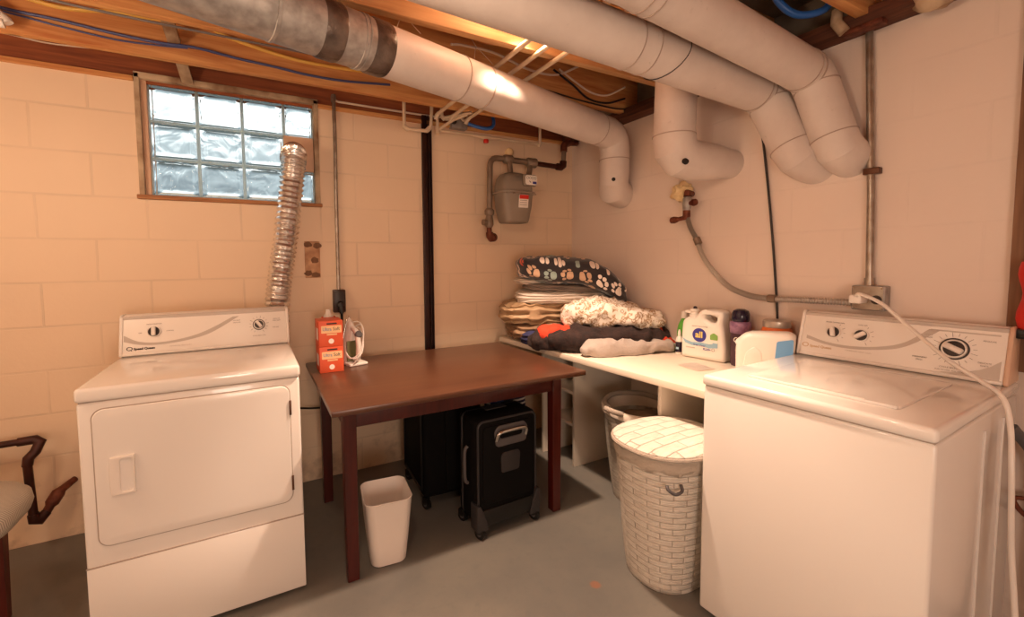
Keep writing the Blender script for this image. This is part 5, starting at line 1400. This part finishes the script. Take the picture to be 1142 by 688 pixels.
t = thing('suitcase', 'tall plain black suitcase standing behind the carry on, partly hidden under the table', 'suitcase', (-1.30, -.44, 0), R(-3))
W_ = world_of(t)
bm = bm_new(); box(bm, -.175, .16, -.205, .19, .06, .615, .03, 4); obj('case_body', bm, M['black_fab'], t, world=False, sm=60)
bm = bm_new(); box(bm, -.06, .14, -.222, -.2, .09, .58, .02, 4); obj('front_pocket', bm, M['black_fab'], t, world=False)
bm = bm_new(); tube(bm, [(-.178, -.18, .1), (-.178, -.18, .58), (-.178, .16, .58), (-.178, .16, .1), (-.178, -.18, .1)], .006, 8); obj('piping', bm, M['black'], t, world=False)
for wx, wy_ in ((-.155, -.18), (.135, -.18), (-.155, .165), (.135, .165)):
    p = W_ @ Vector((wx, wy_, 0)); wheel(t, p.x, p.y, .028, R(20))

t = thing('striped_tote', 'navy tote bag with white stripes behind the carry on suitcase under the table', 'bag', (-.975, -.60, 0))
bm = bm_new(); secs = []
for z, a, b in ((0, .10, .06), (.02, .125, .075), (.3, .13, .07), (.58, .125, .045), (.625, .12, .03)):
    secs.append([(-.975 + a * math.copysign(abs(math.cos(q)) ** .6, math.cos(q)), -.60 + b * math.copysign(abs(math.sin(q)) ** .7, math.sin(q)), z) for q in [2 * math.pi * i / 40 for i in range(40)]])
loft(bm, secs); obj('bag_body', bm, M['navy_stripe'], t, sm=60)
bm = bm_new(); box(bm, -1.105, -1.03, -.685, -.655, .2, .615, .008); obj('blue_panel', bm, M['blue_fab'], t)
for dx_ in (-.05, .06):
    bm = bm_new(); tube(bm, spline([(-.975 + dx_ - .03, -.625, .59), (-.975 + dx_ - .02, -.64, .545), (-.975 + dx_ + .02, -.64, .545), (-.975 + dx_ + .03, -.625, .59)], 5), .007, 8); obj('handle', bm, M['blue_fab'], t)

t = thing('waste_bin', 'white plastic wastebasket on the floor beside the front left table leg', 'wastebasket', (-1.742, -.858, 0), R(-6))
def rsec(w_, d_, z, r_, n=6): return [(p[0], p[1], z) for p in rrect(w_, d_, r_, 0, 0, n)]
bm = bm_new()
def bulge(w_, d_, z, r_, b_):
    return [(x * (1 + b_ * (1 - (2 * y / d_) ** 2)), y * (1 + b_ * (1 - (2 * x / w_) ** 2)), z) for x, y, z in rsec(w_, d_, z, r_, 8)]
loft(bm, [bulge(.125, .14, 0, .035, .04), bulge(.145, .16, .004, .035, .05), bulge(.168, .188, .13, .035, .06), bulge(.192, .212, .285, .032, .07), bulge(.196, .216, .29, .032, .07), bulge(.190, .210, .292, .03, .07), bulge(.186, .206, .285, .03, .07), bulge(.162, .182, .13, .034, .06), bulge(.138, .154, .012, .034, .05)])
obj('bin_shell', bm, M['wb_white'], t, world=False, sm=50)
bm = bm_new(); loft(bm, [bulge(.10, .11, .0005, .03, .03), bulge(.11, .12, .003, .03, .03)]); obj('base_ring', bm, M['wb_white'], t, world=False)

# stool at the left edge
t = thing('stool', 'stool with a grey knitted seat and dark red leg at the bottom left corner', 'stool', (-3.22, -.70, 0))
bm = bm_new(); secs = []
for z, s in ((.425, .9), (.432, .97), (.455, 1.0), (.48, .985), (.498, .92), (.505, .7), (.507, .3)):
    secs.append([(-3.195 + x * s, -.70 + y * s, z) for x, y in rrect(.50, .52, .2, 0, 0, 10)])
loft(bm, secs); obj('seat', bm, M['knit'], t, sm=60)
bm = bm_new(); box(bm, -3.44, -3.05, -.90, -.52, .385, .426, .006); obj('seat_frame', bm, M['seat_wood'], t)
for sx in (-3.425, -3.075):
    for sy in (-.885, -.535):
        bm = bm_new(); loft(bm, [[(sx + a * s, sy + b * s, z) for a, b in ((-1, -1), (1, -1), (1, 1), (-1, 1))] for z, s in ((0, .016), (.4, .022))]); obj('leg', bm, M['seat_wood'], t)

# ------------------------------------------------------------------ light: unseen ceiling bulb, added fill lights, daylight through the glass block
def lamp(name, loc, power, rgb, rad):
    l = bpy.data.lights.new(name, 'POINT'); l.energy = power; l.color = rgb; l.shadow_soft_size = rad
    o = bpy.data.objects.new(name, l); COL.objects.link(o); o.location = loc
    return o
def spot(name, loc, power, rgb, rad, ang, blend):
    l = bpy.data.lights.new(name, 'SPOT'); l.energy = power; l.color = rgb; l.shadow_soft_size = rad
    l.spot_size = R(ang); l.spot_blend = blend
    o = bpy.data.objects.new(name, l); COL.objects.link(o); o.location = loc
    return o
spot('ceiling_key_spot', (-1.15, -1.17, 2.345), 225, (1, .70, .50), .05, 82, .45)  # added spot for the unseen bulb's downward light; cone spares the ducts
lamp('ceiling_bulb', (-1.3, -1.2, 2.38), 4.5, (1, .66, .40), .04)
lamp('fill_light', (-2.15, -2.05, 1.88), 15, (1, .72, .50), .045)  # added frontal light above the frame, also throws the meter's shadow
lamp('fill_light', (-2.2, -3.7, .95), 45, (1, .80, .65), .3)  # added unseen fill from behind the camera
lamp('fill_light', (-3.9, -2.2, 1.0), 10, (1, .74, .54), .25)  # added low fill, out of frame to the left
lamp('fill_light', (-3.25, -1.1, 1.75), 15, (1, .70, .46), .12)  # added light out of frame, brightens the joists at the left
wd = bpy.data.worlds.new('daylight'); scene.world = wd; wd.use_nodes = True
nt = wd.node_tree; bg = nt.nodes['Background']
tc = N(nt, 'ShaderNodeTexCoord'); sp = N(nt, 'ShaderNodeSeparateXYZ'); L(nt, tc.outputs['Generated'], sp.inputs[0])
nz = N(nt, 'ShaderNodeTexNoise', Scale=14., Detail=4.); L(nt, tc.outputs['Generated'], nz.inputs['Vector'])
h = math_(nt, 'MULTIPLY_ADD', math_(nt, 'SUBTRACT', nz.outputs[0], .5), .10, sp.outputs[2])
L(nt, ramp(nt, h, [(.0, (.10, .12, .12)), (.12, (.26, .31, .34)), (.20, (.46, .53, .56)), (.27, (1., 1.03, 1.03))]), bg.inputs['Color'])
bg.inputs['Strength'].default_value = 1.15

# ------------------------------------------------------------------ camera
cam = bpy.data.cameras.new('camera'); co = bpy.data.objects.new('camera', cam); COL.objects.link(co)
FPX, CX, CY = 482.959, 541.808, 320.507
yaw, pit, rol = .491, -.061, .009
EXACT = [482.95942, 541.80756, 320.50672, 2e-05, 0.49074, -0.06127, 0.00891, -2.21876, -2.70633, 1.29789]
FPX, CX, CY, _, yaw, pit, rol, px_, py_, pz_ = EXACT
fw = Vector((math.sin(yaw) * math.cos(pit), math.cos(yaw) * math.cos(pit), math.sin(pit)))
rt = Vector((math.cos(yaw), -math.sin(yaw), 0)); up = rt.cross(fw)
# image roll: camera axes in the image frame
rx = rt * math.cos(rol) - up * math.sin(rol) if False else None
c_, s_ = math.cos(rol), math.sin(rol)
# a pixel (x right, y down) maps to  (c x - s y) right + -(s x + c y) up
ex = rt * c_ - up * s_
ey = rt * s_ + up * c_
co.matrix_world = Matrix(((ex.x, ey.x, -fw.x, px_), (ex.y, ey.y, -fw.y, py_), (ex.z, ey.z, -fw.z, pz_), (0, 0, 0, 1)))
cam.sensor_fit = 'HORIZONTAL'; cam.sensor_width = 36; cam.lens = FPX / 1142 * 36
cam.shift_x = (571 - CX) / 1142; cam.shift_y = -(344 - CY) / 1142
cam.clip_start = .02
scene.camera = co
scene.view_settings.view_transform = 'Standard'; scene.view_settings.look = 'None'
scene.view_settings.gamma = 1; scene.view_settings.use_curve_mapping = False
scene.view_settings.exposure = .26
